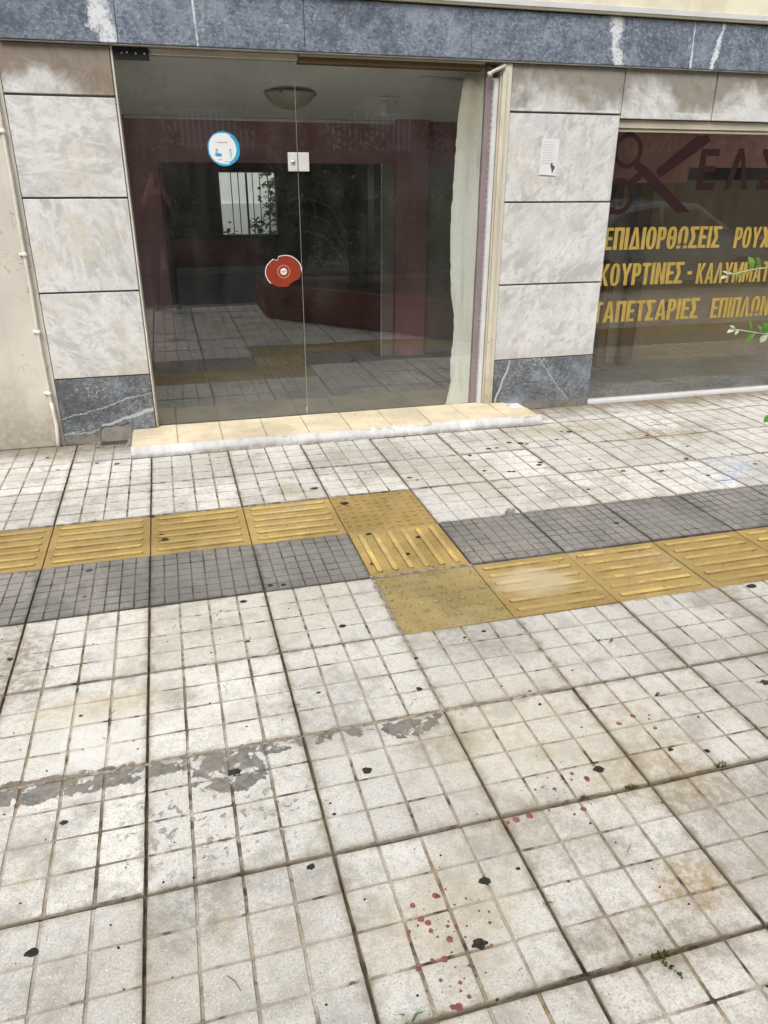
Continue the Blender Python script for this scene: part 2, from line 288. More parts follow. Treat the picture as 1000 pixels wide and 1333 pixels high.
plain('sticker_grey', (.35, .36, .38), .5, .4, .05)
plain('sticker_red', (.27, .035, .015), .5, .4, .12, 12)
plain('sticker_lightred', (.55, .16, .11), .5, .4, .08, 12)
plain('decal_maroon', (.022, .008, .008), .5, .3, .1)
plain('decal_gold', (.40, .285, .065), .45, .4, .12, 8)
plain('paper', (.70, .71, .71), .8, .2, .04, 9)
plain('ink', (.10, .10, .11), .7, .2, .2, 30)
plain('paper_print', (.45, .46, .47), .8, .2, .05, 30)
plain('gum_black', (.040, .038, .036), .85, .15, .4, 60, .4)
plain('red_drop', (.25, .085, .08), .7, .3, .25, 60)
plain('planter_red', (.17, .026, .02), .5, .4, .2, 5, .2)
plain('planter_gold', (.42, .25, .06), .5, .4, .1)
plain('car_silver', (.42, .45, .48), .25, .6, .03, 1, 0, .6)
plain('car_white', (.6, .6, .6), .25, .6, .03, 1)
plain('car_glass', (.02, .022, .025), .05, .6, .02)
plain('rubber', (.02, .02, .02), .85, .2, .1)
plain('tail_red', (.25, .01, .01), .2, .5, .02)
plain('lamp_clear', (.6, .6, .6), .1, .6, .02)
plain('house_wall', (.32, .31, .29), .9, .2, .12, .6)
plain('house_soffit', (.2, .2, .19), .9, .2, .1, .8)
plain('railing_white', (.85, .85, .83), .5, .4, .03)
plain('window_dark', (.02, .024, .028), .1, .5, .1)
plain('shutter', (.22, .2, .17), .7, .3, .1)
plain('bark', (.10, .075, .05), .9, .2, .3, 12, .6)
plain('skin', (.42, .25, .18), .6, .3, .08)
plain('shirt', (.10, .09, .10), .85, .2, .15, 9)
plain('trousers', (.03, .035, .05), .85, .2, .15, 9)
plain('hair', (.02, .015, .012), .6, .3, .2, 40)
plain('shoe', (.30, .30, .30), .6, .3, .1)
plain('court_wall', (.70, .74, .72), .9, .2, .05, 2)
plain('court_base', (.50, .54, .52), .9, .2, .05, 2)
def leaf_mat(name, a, b, tr=.25):
    m = NT(name, .45, .35); g = m.n('ShaderNodeNewGeometry'); c = m.mix(g.outputs['Random Per Island'], a, b)
    m.color(c); t = m.n('ShaderNodeBsdfTranslucent'); m.put(t.inputs[0], c); x = m.n('ShaderNodeMixShader'); x.inputs[0].default_value = tr
    o = [q for q in m.t.nodes if q.type == 'OUTPUT_MATERIAL'][0]
    m.t.links.new(m.b.outputs[0], x.inputs[1]); m.t.links.new(t.outputs[0], x.inputs[2]); m.t.links.new(x.outputs[0], o.inputs[0]); MATS[name] = m.m
leaf_mat('hedge_leaf', (.02, .045, .012), (.06, .11, .03)); leaf_mat('tree_leaf', (.02, .04, .015), (.05, .08, .03))
leaf_mat('sprig_leaf', (.10, .26, .03), (.17, .37, .06), .35); leaf_mat('sprig_pale', (.42, .52, .36), (.62, .68, .56), .3); leaf_mat('moss', (.06, .09, .015), (.12, .10, .03))
def glass_mat(name, tint, dirt, f0=.098):
    m = bpy.data.materials.new(name); m.use_nodes = True; t = m.node_tree; t.nodes.clear(); L = t.links.new
    tr = t.nodes.new('ShaderNodeBsdfTransparent'); tr.inputs[0].default_value = tint+(1,)
    gl = t.nodes.new('ShaderNodeBsdfGlossy'); gl.inputs['Roughness'].default_value = .0
    ge = t.nodes.new('ShaderNodeNewGeometry')
    def M_(op, a, b=None):
        x = t.nodes.new('ShaderNodeMath'); x.operation = op
        for i, v in enumerate((a, b)):
            if isinstance(v, bpy.types.NodeSocket): L(v, x.inputs[i])
            elif v is not None: x.inputs[i].default_value = v
        return x.outputs[0]
    dt = t.nodes.new('ShaderNodeVectorMath'); dt.operation = 'DOT_PRODUCT'; L(ge.outputs['Normal'], dt.inputs[0]); L(ge.outputs['Incoming'], dt.inputs[1])
    sch = M_('POWER', M_('SUBTRACT', 1.0, M_('ABSOLUTE', dt.outputs['Value'])), 5.0)      # Schlick fresnel of one face of the pane
    mu = t.nodes.new('ShaderNodeMath'); mu.operation = 'MULTIPLY_ADD'; mu.inputs[1].default_value = .955; mu.inputs[2].default_value = f0; mu.use_clamp = True; L(sch, mu.inputs[0])
    mx = t.nodes.new('ShaderNodeMixShader'); L(mu.outputs[0], mx.inputs[0]); L(tr.outputs[0], mx.inputs[1]); L(gl.outputs[0], mx.inputs[2])
    df = t.nodes.new('ShaderNodeBsdfDiffuse'); df.inputs[0].default_value = (.5, .5, .47, 1)
    nz = t.nodes.new('ShaderNodeTexNoise'); nz.inputs['Scale'].default_value = 2.2; nz.inputs['Detail'].default_value = 8; nz.inputs['Roughness'].default_value = .7; L(ge.outputs['Position'], nz.inputs['Vector'])
    ms = t.nodes.new('ShaderNodeVectorMath'); ms.operation = 'MULTIPLY'; ms.inputs[1].default_value = (5, 1, 1.6); L(ge.outputs['Position'], ms.inputs[0])
    n2 = t.nodes.new('ShaderNodeTexNoise'); n2.inputs['Scale'].default_value = 1.5; n2.inputs['Detail'].default_value = 5; L(ms.outputs[0], n2.inputs['Vector'])
    mm = t.nodes.new('ShaderNodeMath'); mm.operation = 'MULTIPLY'; L(nz.outputs[0], mm.inputs[0]); L(n2.outputs[0], mm.inputs[1])
    mr = t.nodes.new('ShaderNodeMapRange'); mr.inputs[1].default_value = .15; mr.inputs[2].default_value = .42; mr.inputs[3].default_value = dirt*.25; mr.inputs[4].default_value = dirt*1.9; L(mm.outputs[0], mr.inputs[0])
    m2 = t.nodes.new('ShaderNodeMixShader'); L(mr.outputs[0], m2.inputs[0]); L(mx.outputs[0], m2.inputs[1]); L(df.outputs[0], m2.inputs[2])
    o = t.nodes.new('ShaderNodeOutputMaterial'); L(m2.outputs[0], o.inputs[0]); MATS[name] = m
glass_mat('door_glass', (.975, .985, .98), .014); glass_mat('shop_glass', (.96, .955, .93), .014, .07)

# ------------------------------------------------------------------ geometry helpers
def mesh(name, verts, faces, mats, idx=None, parent=None, smooth=False, loc=(0, 0, 0), rot=None):
    me = bpy.data.meshes.new(name); me.from_pydata([tuple(v) for v in verts], [], faces)
    for k in ([mats] if isinstance(mats, str) else mats): me.materials.append(MATS[k])
    if idx is not None: me.polygons.foreach_set('material_index', idx)
    if smooth: me.polygons.foreach_set('use_smooth', [True]*len(faces))
    me.update(); return link(name, me, parent, loc, rot)
def link(name, me, parent=None, loc=(0, 0, 0), rot=None):
    o = bpy.data.objects.new(name, me); COL.objects.link(o); o.location = loc
    if rot: o.rotation_euler = rot
    if parent: o.parent = parent
    return o
def empty(name, loc=(0, 0, 0), rz=0):
    o = bpy.data.objects.new(name, None); COL.objects.link(o); o.location = loc; o.rotation_euler.z = rz; o.empty_display_size = .2; return o
def tag(o, label=None, cat=None, group=None, kind=None):
    for k, v in (('label', label), ('category', cat), ('group', group), ('kind', kind)):
        if v: o[k] = v
    return o
class MB:
    """collects shapes and links them as one mesh"""
    def __init__(s): s.v = []; s.f = []; s.i = []; s.sm = []
    def add(s, vs, fs, mi=0, sm=False):
        o = len(s.v); s.v += [tuple(v) for v in vs]; s.f += [tuple(a+o for a in f) for f in fs]; s.i += [mi]*len(fs); s.sm += [sm]*len(fs); return s
    def box(s, x0, x1, y0, y1, z0, z1, mi=0, b=0):
        if b <= 0:
            vs = [(x, y, z) for z in (z0, z1) for y in (y0, y1) for x in (x0, x1)]
            return s.add(vs, [(0, 2, 3, 1), (4, 5, 7, 6), (0, 1, 5, 4), (2, 6, 7, 3), (0, 4, 6, 2), (1, 3, 7, 5)], mi)
        bm = bmesh.new(); bmesh.ops.create_cube(bm, size=1)
        for v in bm.verts: v.co = Vector(((x0+x1)/2+v.co.x*(x1-x0), (y0+y1)/2+v.co.y*(y1-y0), (z0+z1)/2+v.co.z*(z1-z0)))
        bmesh.ops.bevel(bm, geom=bm.edges[:], offset=min(b, .45*min(x1-x0, y1-y0, z1-z0)), segments=1, affect='EDGES', profile=.5)
        return s.bm(bm, mi)
    def bm(s, bm, mi=0, sm=False):
        bm.verts.index_update(); s.add([v.co[:] for v in bm.verts], [tuple(v.index for v in f.verts) for f in bm.faces], mi, sm); bm.free(); return s
    def tube(s, pts, r, n=8, mi=0, cap=True):
        pts = [Vector(p) for p in pts]; rs = r if isinstance(r, (list, tuple)) else [r]*len(pts); vs = []; fs = []
        ref = None
        for k, p in enumerate(pts):
            d = (pts[min(k+1, len(pts)-1)]-pts[max(k-1, 0)]).normalized()
            if ref is None: ref = d.orthogonal().normalized()
            ref = (ref-d*ref.dot(d)); ref = ref.normalized() if ref.length > 1e-5 else d.orthogonal().normalized()
            q = d.cross(ref)
            for j in range(n):
                a = 2*math.pi*j/n; vs.append(p+(ref*math.cos(a)+q*math.sin(a))*rs[k])
        for k in range(len(pts)-1):
            for j in range(n):
                a = k*n+j; b = k*n+(j+1) % n; fs.append((a, b, b+n, a+n))
        if cap: fs += [tuple(range(n-1, -1, -1)), tuple(range((len(pts)-1)*n, len(pts)*n))]
        return s.add(vs, fs, mi, True)
    def lathe(s, prof, n=20, c=(0, 0, 0), mi=0, axis='Z'):
        vs = []; fs = []
        for (r, z) in prof:
            for j in range(n):
                a = 2*math.pi*j/n
                q = (r*math.cos(a), r*math.sin(a), z) if axis == 'Z' else (r*math.cos(a), z, r*math.sin(a))
                vs.append((c[0]+q[0], c[1]+q[1], c[2]+q[2]))
        for k in range(len(prof)-1):
            for j in range(n):
                a = k*n+j; b = k*n+(j+1) % n; fs.append((a, b, b+n, a+n))
        return s.add(vs, fs, mi, True)
    def prism_y(s, poly, y0, y1, mi=0):
        """polygon in x,z extruded from y0 to y1"""
        n = len(poly); vs = [(x, y0, z) for x, z in poly]+[(x, y1, z) for x, z in poly]
        return s.add(vs, [tuple(range(n)), tuple(range(2*n-1, n-1, -1))]+[(j, j+n, (j+1) % n+n, (j+1) % n) for j in range(n)], mi)
    def prism_z(s, poly, z0, z1, mi=0):
        n = len(poly); vs = [(x, y, z0) for x, y in poly]+[(x, y, z1) for x, y in poly]
        return s.add(vs, [tuple(range(n-1, -1, -1)), tuple(range(n, 2*n))]+[(j, (j+1) % n, (j+1) % n+n, j+n) for j in range(n)], mi)
    def build(s, name, mats, parent=None, loc=(0, 0, 0), rot=None, smooth=None):
        o = mesh(name, s.v, s.f, mats, s.i, parent, False, loc, rot)
        o.data.polygons.foreach_set('use_smooth', s.sm if smooth is None else [smooth]*len(s.f)); return o
def box(name, x0, x1, y0, y1, z0, z1, mat, parent=None, b=0):
    return MB().box(x0, x1, y0, y1, z0, z1, 0, b).build(name, mat, parent)
def circle(cx, cz, r, n=24, rz=None, a0=0): return [(cx+r*math.cos(a0+2*math.pi*k/n), cz+(rz or r)*math.sin(a0+2*math.pi*k/n)) for k in range(n)]

# ------------------------------------------------------------------ pavement: cast slabs, each with its grid of pads
FY = 3.905                      # face of the building
pave = mesh('pavement', [(-9, -2.05, -.012), (14, -2.05, -.012), (14, 3.95, -.012), (-9, 3.95, -.012)], [(0, 1, 2, 3)], 'joint_dirt')
tag(pave, kind='structure', label='pavement of square concrete slabs with a yellow tactile strip')
def slab_geo(nx, ny, g, depth, r, gap=.0040, chip=.0022, w=.5):
    mb = MB(); gx, gy0 = gap, gap*(1.6 if nx < 6 else 1); cw = (w-2*gx)/nx; ch = (w-2*gy0)/ny; sl = .0020 if nx < 6 else .0014
    mb.box(gx, w-gx, gy0, w-gy0, -.03, -depth, 1)
    for i in range(nx):
        for j in range(ny):
            x0 = gap+i*cw+g/2*(i > 0); x1 = gap+(i+1)*cw-g/2*(i < nx-1); gy_ = g*(.62 if nx < 6 else .8); y0 = gy0+j*ch+gy_/2*(j > 0); y1 = gy0+(j+1)*ch-gy_/2*(j < ny-1)
            c = .0028 if nx < 6 else .0018; J = lambda k=1: r.uniform(-chip, chip)*k
            hz = r.uniform(-.0006, .0006)
            ring = [(x0+c, y0), ((x0+x1)/2, y0), (x1-c, y0), (x1, y0+c), (x1, (y0+y1)/2), (x1, y1-c), (x1-c, y1), ((x0+x1)/2, y1), (x0+c, y1), (x0, y1-c), (x0, (y0+y1)/2), (x0, y0+c)]
            if nx >= 6: ring = ring[0:1]+ring[2:4]+ring[5:7]+ring[8:10]+ring[11:12]
            n = len(ring); mx, my = (x0+x1)/2, (y0+y1)/2
            def ins(p, d, jj): 
                return (p[0]+(d if p[0] < mx-.001 else -d if p[0] > mx+.001 else 0)+jj*J(), p[1]+(d if p[1] < my-.001 else -d if p[1] > my+.001 else 0)+jj*J())
            lo = [(q[0], q[1], -depth) for q in (ins(p, 0, .4) for p in ring)]; hi = [(q[0], q[1], hz) for q in (ins(p, sl, 1) for p in ring)]
            o = len(mb.v); mb.v += lo+hi; mb.f.append(tuple(range(o+n, o+2*n))); mb.i.append(0); mb.sm.append(False)
            for k in range(n): mb.f.append((o+k, o+(k+1) % n, o+n+(k+1) % n, o+n+k)); mb.i.append(1); mb.sm.append(False)
    return mb
def base_plate(mb, z=-.0045, gap=.0035, w=.5): mb.box(gap, w-gap, gap, w-gap, -.03, z, 1); return mb
def rib_geo(along_x, r):
    mb = base_plate(MB())
    for k in range(6):
        c = .055+k*.078; L0, L1 = .035+r.uniform(-.004, .004), .465+r.uniform(-.004, .004); h = .0165
        for a, b in ((L0, L1),):
            lo, hi = [], []
            for (e, s0) in ((b, -90), (a, 90)):
                for q in range(5):
                    t = math.radians(s0+q*45); dx = math.cos(t); dy = math.sin(t)
                    ce = e-h if e > .25 else e+h
                    lo.append((ce+dx*h, c+dy*h)); hi.append((ce+dx*(h-.0045), c+dy*(h-.0045)))
            f = (lambda p: p) if along_x else (lambda p: (.5-p[1], p[0]))
            n = 10; o = len(mb.v); mb.v += [f(p)+(-.0045,) for p in lo]+[f(p)+(.0022+r.uniform(-.0008, .0004),) for p in hi]
            mb.f.append(tuple(range(o+n, o+2*n))); mb.i.append(0); mb.sm.append(False)
            for q in range(n): mb.f.append((o+q, o+(q+1) % n, o+n+(q+1) % n, o+n+q)); mb.i.append(2); mb.sm.append(False)
    return mb
def dome_geo(n, rad, h, r):
    mb = base_plate(MB())
    for i in range(n):
        for j in range(n):
            cx = .5*(i+.5)/n+r.uniform(-.002, .002); cy = .5*(j+.5)/n+r.uniform(-.002, .002); m = 10; o = len(mb.v); rr = rad*r.uniform(.85, 1.1)
            for (q, z) in ((rr, -.0045), (rr*.72, -.0045+h*.85), (rr*.35, -.0045+h)):
                mb.v += [(cx+q*math.cos(2*math.pi*k/m), cy+q*math.sin(2*math.pi*k/m), z) for k in range(m)]
            for L in range(2):
                for k in range(m): mb.f.append((o+L*m+k, o+L*m+(k+1) % m, o+(L+1)*m+(k+1) % m, o+(L+1)*m+k)); mb.i.append(0 if L else 2); mb.sm.append(True)
            mb.f.append(tuple(range(o+2*m, o+3*m))); mb.i.append(0); mb.sm.append(False)
    return mb
r_ = random.Random(3)
def protos(f, n, mats, nm):
    out = []
    for _ in range(n):
        o = f().build(nm, mats); out.append(o.data); bpy.data.objects.remove(o)
    return out
P_white = protos(lambda: slab_geo(4, 4, .0056, .0034, r_, chip=.0012), 6, ['white_concrete', 'white_groove'], 'slab')
P_grey = protos(lambda: slab_geo(8, 8, .0042, .0028, r_, chip=.0008), 3, ['grey_concrete', 'grey_groove'], 'grey')
P_ribx = protos(lambda: rib_geo(True, r_), 3, ['yellow_rib', 'yellow_base', 'yellow_edge'], 'rib')
P_riby = protos(lambda: rib_geo(False, r_), 1, ['yellow_rib', 'yellow_base', 'yellow_edge'], 'rib')
P_blis = protos(lambda: dome_geo(9, .0135, .005, r_), 1, ['yellow_base', 'yellow_base', 'yellow_edge'], 'dome')
P_dome = protos(lambda: dome_geo(8, .0165, .006, r_), 1, ['olive_dome', 'olive_base', 'olive_ring'], 'dome')
def kind_of(c, r):
    if r == 4: return 'rx' if c < 2 else ('bl' if c == 2 else 'w')
    if r == 3: return 'g' if c < 2 else ('ry' if c == 2 else 'g')
    if r == 2: return 'w' if c < 2 else ('dm' if c == 2 else 'rx')
    return 'w'
iM = cam.matrix_world.inverted()
def in_view(x, y, z=0, m=60):
    v = iM @ Vector((x, y, z))
    return v.z < -.1 and abs(F_PX*v.x/-v.z) < 500+m and abs(F_PX*v.y/-v.z) < 667+m
far_slabs = MB()
NAME = {'w': 'paving_slab', 'g': 'grey_paving_slab', 'rx': 'ribbed_tactile_slab', 'ry': 'ribbed_tactile_slab', 'bl': 'blister_tactile_slab', 'dm': 'blister_tactile_slab'}
PR = {'w': P_white, 'g': P_grey, 'rx': P_ribx, 'ry': P_riby, 'bl': P_blis, 'dm': P_dome}
far_kinds = {}
for c in range(-18, 28):
    for r in range(-4, 8):
        k = kind_of(c, r); x, y = c*.5, r*.5
        vis = any(in_view(x+a*.25, y+b*.25) for a in range(3) for b in range(3))
        me = r_.choice(PR[k]); tz = r_.uniform(-.0025, .0015); rx, ry = r_.uniform(-.004, .004), r_.uniform(-.004, .004); rz = r_.uniform(-.004, .004)
        if vis:
            o = link(NAME[k], me, pave, (x+.25, y+.25, tz), (rx, ry, rz))
            # meshes have their origin at a corner: shift by half a slab once per mesh
        else: far_kinds.setdefault(k, []).append((me, x, y, tz))
for L in PR.values():
    for me in L: me.transform(Matrix.Translation((-.25, -.25, 0)))
FN = {'w': 'paving_slab', 'g': 'grey_paving_slab', 'rx': 'ribbed_tactile_slab'}
for k, lst in far_kinds.items():
    mb = MB()
    for me, x, y, tz in lst:
        o = len(mb.v); vs = np.empty(len(me.vertices)*3); me.vertices.foreach_get('co', vs); vs = vs.reshape(-1, 3)+(x+.25, y+.25, tz)
        mb.v += vs.tolist(); mb.f += [tuple(a+o for a in p.vertices) for p in me.polygons]; ii = [p.material_index for p in me.polygons]; mb.i += ii; mb.sm += [False]*len(ii)
    o = mb.build(FN.get(k, 'paving_slab'), [m.name for m in lst[0][0].materials], pave); o['kind'] = 'stuff'
# gum trodden flat, red drops, mortar smears: marks on the slabs
GUM=[(-0.231,0.314,0.0155),(0.264,0.39,0.026),(0.669,0.286,0.0205),(0.43,-0.027,0.0185),(-0.263,-0.092,0.0208),(0.869,-0.193,0.0229),(0.787,-0.358,0.0261),(0.972,-0.181,0.0093),(1.379,0.099,0.024),(1.651,0.116,0.014),(1.763,0.078,0.0142),(2.205,0.331,0.0163),(0.955,0.638,0.0174),(1.0,0.825,0.0153),(0.596,0.712,0.0115),(0.777,1.126,0.0195),(1.342,0.441,0.0086),(0.384,1.114,0.0096),(0.398,1.435,0.0208),(-0.279,1.913,0.0236),(0.006,2.489,0.0222),(0.072,2.171,0.0289),(0.054,2.233,0.0168),(1.345,1.856,0.0201),(1.231,1.687,0.0192),(1.034,1.63,0.0149),(2.437,1.74,0.0218),(2.662,0.963,0.0355),(0.944,2.657,0.0418),(1.073,2.392,0.0354),(1.55,2.678,0.0288),(1.584,2.628,0.0191),(2.051,2.67,0.0198),(2.225,2.608,0.0199),(2.068,2.967,0.0209),(2.243,3.067,0.0269),(2.306,3.067,0.0216),(2.508,3.115,0.0332),(2.437,3.152,0.0277),(2.543,3.089,0.0221),(2.439,2.682,0.0257),(2.468,2.72,0.0259),(2.795,3.127,0.017),(2.907,2.44,0.0258),(3.149,2.375,0.0263),(3.471,3.038,0.0238),(3.446,2.535,0.0277),(3.608,2.753,0.0174),(3.383,2.228,0.0211),(3.802,2.535,0.0173),(3.817,2.328,0.0225),(2.812,2.689,0.016),(2.534,2.217,0.0192),(2.967,3.267,0.0294),(2.912,3.281,0.0176),(2.197,2.616,0.0199),(-0.219,3.409,0.0266),(-0.346,3.458,0.0215),(-0.577,3.388,0.0214),(-0.668,3.651,0.0168),(-0.519,1.233,0.0135),(-0.28,1.66,0.0148),(0.532,1.548,0.0179),(0.591,1.539,0.0143),(1.103,1.96,0.0242),(0.531,0.138,0.0073),(1.33,0.933,0.013),(1.238,0.911,0.0096),(0.528,0.182,0.0049),(1.34,0.519,0.0088),(1.774,0.377,0.0091),(-0.225,0.803,0.0089)]
RED=[(0.728,-0.201,0.0113),(0.662,-0.213,0.0089),(0.67,-0.257,0.011),(0.684,-0.271,0.011),(0.684,-0.293,0.0087),(0.729,-0.293,0.0066),(0.748,-0.298,0.0066),(0.632,-0.281,0.0066),(0.658,-0.271,0.0044),(0.721,-0.327,0.0109),(0.691,-0.372,0.0107),(0.663,-0.367,0.0064),(0.623,-0.378,0.0085),(0.745,-0.403,0.0064),(0.684,-0.488,0.0125),(0.716,-0.472,0.0063),(0.708,-0.436,0.0063),(0.666,-0.419,0.0063),(0.845,-0.282,0.0045),(0.835,-0.311,0.0066),(0.821,-0.273,0.0045),(0.672,-0.485,0.0083),(0.815,-0.368,0.0044),(0.802,-0.231,0.0045),(0.735,-0.205,0.0068),(0.735,-0.281,0.0044),(1.039,-0.022,0.0123),(1.084,-0.019,0.0123),(1.012,-0.026,0.0073),(1.287,0.103,0.0079),(1.321,0.073,0.0105),(1.319,0.064,0.0078),(1.272,0.08,0.0052),(1.203,0.059,0.0077),(1.17,0.074,0.0051),(1.145,0.071,0.0051),(1.249,-0.037,0.0101),(1.213,-0.048,0.005),(1.148,-0.015,0.005),(1.205,-0.003,0.0051),(1.558,0.275,0.0114),(1.626,0.298,0.0116),(1.683,0.287,0.0059),(1.664,0.222,0.0086),(1.671,0.269,0.0058),(1.785,0.384,0.0091),(0.76,-0.19,0.0045),(0.767,-0.24,0.0045),(0.761,-0.332,0.0044),(0.695,-0.314,0.0044),(0.714,-0.361,0.0043),(0.75,-0.43,0.0043),(0.626,-0.434,0.0042),(0.702,-0.455,0.0042)]
def blob_mesh(mb, x, y, rad, h, r, n=9, z=.0012, rough=.25, el=.85):
    o = len(mb.v); a0 = r.uniform(0, 6); rs = [rad*(1+r.uniform(-rough, rough)) for _ in range(n)]
    for (k, zz) in ((1, z-.0016), (.8, z+h)): mb.v += [(x+rs[i]*k*math.cos(a0+6.2832*i/n), y+rs[i]*k*el*math.sin(a0+6.2832*i/n), zz) for i in range(n)]
    mb.f += [(o+i, o+(i+1) % n, o+n+(i+1) % n, o+n+i) for i in range(n)]+[tuple(range(o+n, o+2*n))]; mb.i += [0]*(n+1); mb.sm += [False]*(n+1)
for x, y, rad in GUM:
    mb = MB(); blob_mesh(mb, 0, 0, rad*(.8 if y < 1.9 else .72), .0012, r_, 15, .0012, .22, r_.uniform(.6, .85)); o = mb.build('gum_spot', 'gum_black', pave, (x, y, 0))
mb = MB()
for x, y, rad in RED: blob_mesh(mb, x, y, rad*.86, .0002, r_, 10, .0014, .16, 1)
for _ in range(70):
    if r_.random() < .6: x, y = r_.gauss(.72, .07), r_.gauss(-.31, .10)
    else: x, y = r_.gauss(1.2, .09), r_.gauss(.04, .05)
    blob_mesh(mb, x, y, r_.uniform(.0012, .003), .0002, r_, 6, .0014)
o = mb.build('red_paint_drop', 'red_drop', pave); o['kind'] = 'stuff'
mb = MB()
for _ in range(700):
    x, y = r_.uniform(-1.2, 4.5), r_.uniform(-.8, 3.3); blob_mesh(mb, x, y, r_.uniform(.0012, .0045), .0004, r_, 6, .001, .4)
o = mb.build('tar_speck', 'gum_black', pave); o['kind'] = 'stuff'
# mortar around the blister slab
mb = MB()
def smear(mb, p, q, w, r, z=.0016, n=14):
    p, q = Vector(p), Vector(q); d = (q-p); nn = Vector((-d.y, d.x)).normalized(); o = len(mb.v)
    for i in range(n+1):
        t = i/n; c = p+d*t+nn*r.uniform(-w, w)*.3; a = w*r.uniform(.4, 1.2); b = w*r.uniform(.4, 1.2)
        mb.v += [(c.x+nn.x*a, c.y+nn.y*a, z-.004), (c.x+nn.x*a*.6, c.y+nn.y*a*.6, z), (c.x-nn.x*b*.6, c.y-nn.y*b*.6, z), (c.x-nn.x*b, c.y-nn.y*b, z-.004)]
    for i in range(n):
        for k in range(3): mb.f.append((o+i*4+k, o+i*4+4+k, o+i*4+5+k, o+i*4+1+k)); mb.i.append(0); mb.sm.append(True)
smear(mb, (1.0, 1.0), (1.0, 1.52), .013, r_); smear(mb, (1.0, 1.5), (1.5, 1.5), .012, r_); smear(mb, (1.0, .5), (1.0, 1.0), .012, r_, .0005); smear(mb, (1.5, .5), (1.5, 1.0), .011, r_, .0005)
smear(mb, (-.6, .5), (1.5, .5), .006, r_, .0004, 50)
mb.build('mortar_joint', 'joint_mortar', pave)
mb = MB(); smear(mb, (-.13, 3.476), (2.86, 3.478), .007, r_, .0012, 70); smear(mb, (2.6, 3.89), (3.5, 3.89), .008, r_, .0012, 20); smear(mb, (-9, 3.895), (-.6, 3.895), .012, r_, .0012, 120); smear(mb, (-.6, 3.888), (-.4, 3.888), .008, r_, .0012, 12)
mb.build('dirt_shade_line', 'joint_dirt', pave)  # brown dirt at the foot of wall and step, doubling as painted contact shadow

# kerb, road and the far side of the street (seen only as reflections in the glass)
kerb = empty('kerb', (0, -2.05, 0)); tag(kerb, kind='structure')
for i in range(23): box('kerb_stone', -9+i+.004, -8+i-.004, -.14, 0, -.3, .005, 'cement', kerb, .01)
road = mesh('road', [(-60, -7.2, -.12), (60, -7.2, -.12), (60, -2.05, -.12), (-60, -2.05, -.12)], [(0, 1, 2, 3)], 'asphalt'); tag(road, kind='structure')
far_walk = box('far_pavement', -60, 60, -14, -7.2, -.3, 0, 'cement'); tag(far_walk, kind='structure')
ground = mesh('ground', [(-150, -150, -.32), (150, -150, -.32), (150, 150, -.32), (-150, 150, -.32)], [(0, 1, 2, 3)], 'asphalt'); tag(ground, kind='structure')

# ------------------------------------------------------------------ the shop building
B = empty('shop_building', (1.3, FY, 0)); tag(B, 'ground floor shopfront clad in white marble panels under a blue grey marble lintel', 'building')
def put(o): o.matrix_parent_inverse = B.matrix_world.inverted(); return o
B.location = (0, 0, 0)
W_ = lambda n, *a, **k: box(n, *a, **k)
# solid core behind the cladding
box('wall', -.585, .04, 3.93, 4.5, -.05, 2.42, 'cement', B); box('wall', 2.62, 3.475, 3.93, 4.5, -.05, 2.42, 'cement', B)
box('wall', 3.475, 7.3, 3.93, 4.3, 2.105, 2.42, 'cement', B); box('wall', 7.3, 9, 3.93, 4.5, -.05, 2.42, 'cement', B)
box('upper_wall', -9, 9, 3.845, 4.6, 2.722, 7.5, 'cream_wall', B, b=.006); box('wall', -.56, 9, 3.93, 4.6, 2.42, 2.722, 'cement', B)
box('ledge_trim', -.56, 9, 3.838, 3.846, 2.735, 2.765, 'white_metal', B)
# rendered wall on the left
def wavy_wall():
    mb = MB(); nx, nz = 40, 30; r = random.Random(5)
    g = [[(-9+(8.4165)*(i/nx)**.5 if i else -9, 3.912+mnoise.noise(Vector((i*.6, j*.5, 2)))*.006, -.05+2.775*j/nz) for j in range(nz+1)] for i in range(nx+1)]
    vs = [p for row in g for p in row]; fs = [(i*(nz+1)+j, (i+1)*(nz+1)+j, (i+1)*(nz+1)+j+1, i*(nz+1)+j+1) for i in range(nx) for j in range(nz)]
    mb.add(vs, fs, 0, True); mb.box(-9, -.586, 3.925, 4.5, -.05, 2.72); return mb
wavy_wall().build('plaster_wall', 'grey_plaster', B)
# cladding panels
def panel(x0, x1, z0, z1, mat='white_marble', name='marble_panel', dy=0, tilt=0):
    o = box(name, x0, x1, FY-.0+dy, FY+.028, z0, z1, mat, B, .0025); return o
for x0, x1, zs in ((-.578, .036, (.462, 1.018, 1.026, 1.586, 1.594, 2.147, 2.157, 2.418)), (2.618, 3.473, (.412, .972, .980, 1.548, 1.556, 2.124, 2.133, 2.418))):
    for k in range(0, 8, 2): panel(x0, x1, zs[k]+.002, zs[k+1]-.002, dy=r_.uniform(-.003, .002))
panel(2.618, 3.462, 2.133, 2.418) if False else None
for x0, x1 in ((3.482, 4.229), (4.239, 5.0), (5.01, 5.77), (5.78, 6.54), (6.55, 7.31)): panel(x0, x1, 2.106, 2.418, dy=r_.uniform(-.002, .002))
for z0, z1 in ((.412, .972), (.98, 1.548), (1.556, 2.124), (2.133, 2.418)): panel(7.32, 8.9, z0, z1)
panel(7.32, 8.9, -.02, .408, 'plinth_marble', 'plinth_panel')
panel(2.618, 3.473, -.03, .408, 'plinth_marble', 'plinth_panel', -.002)
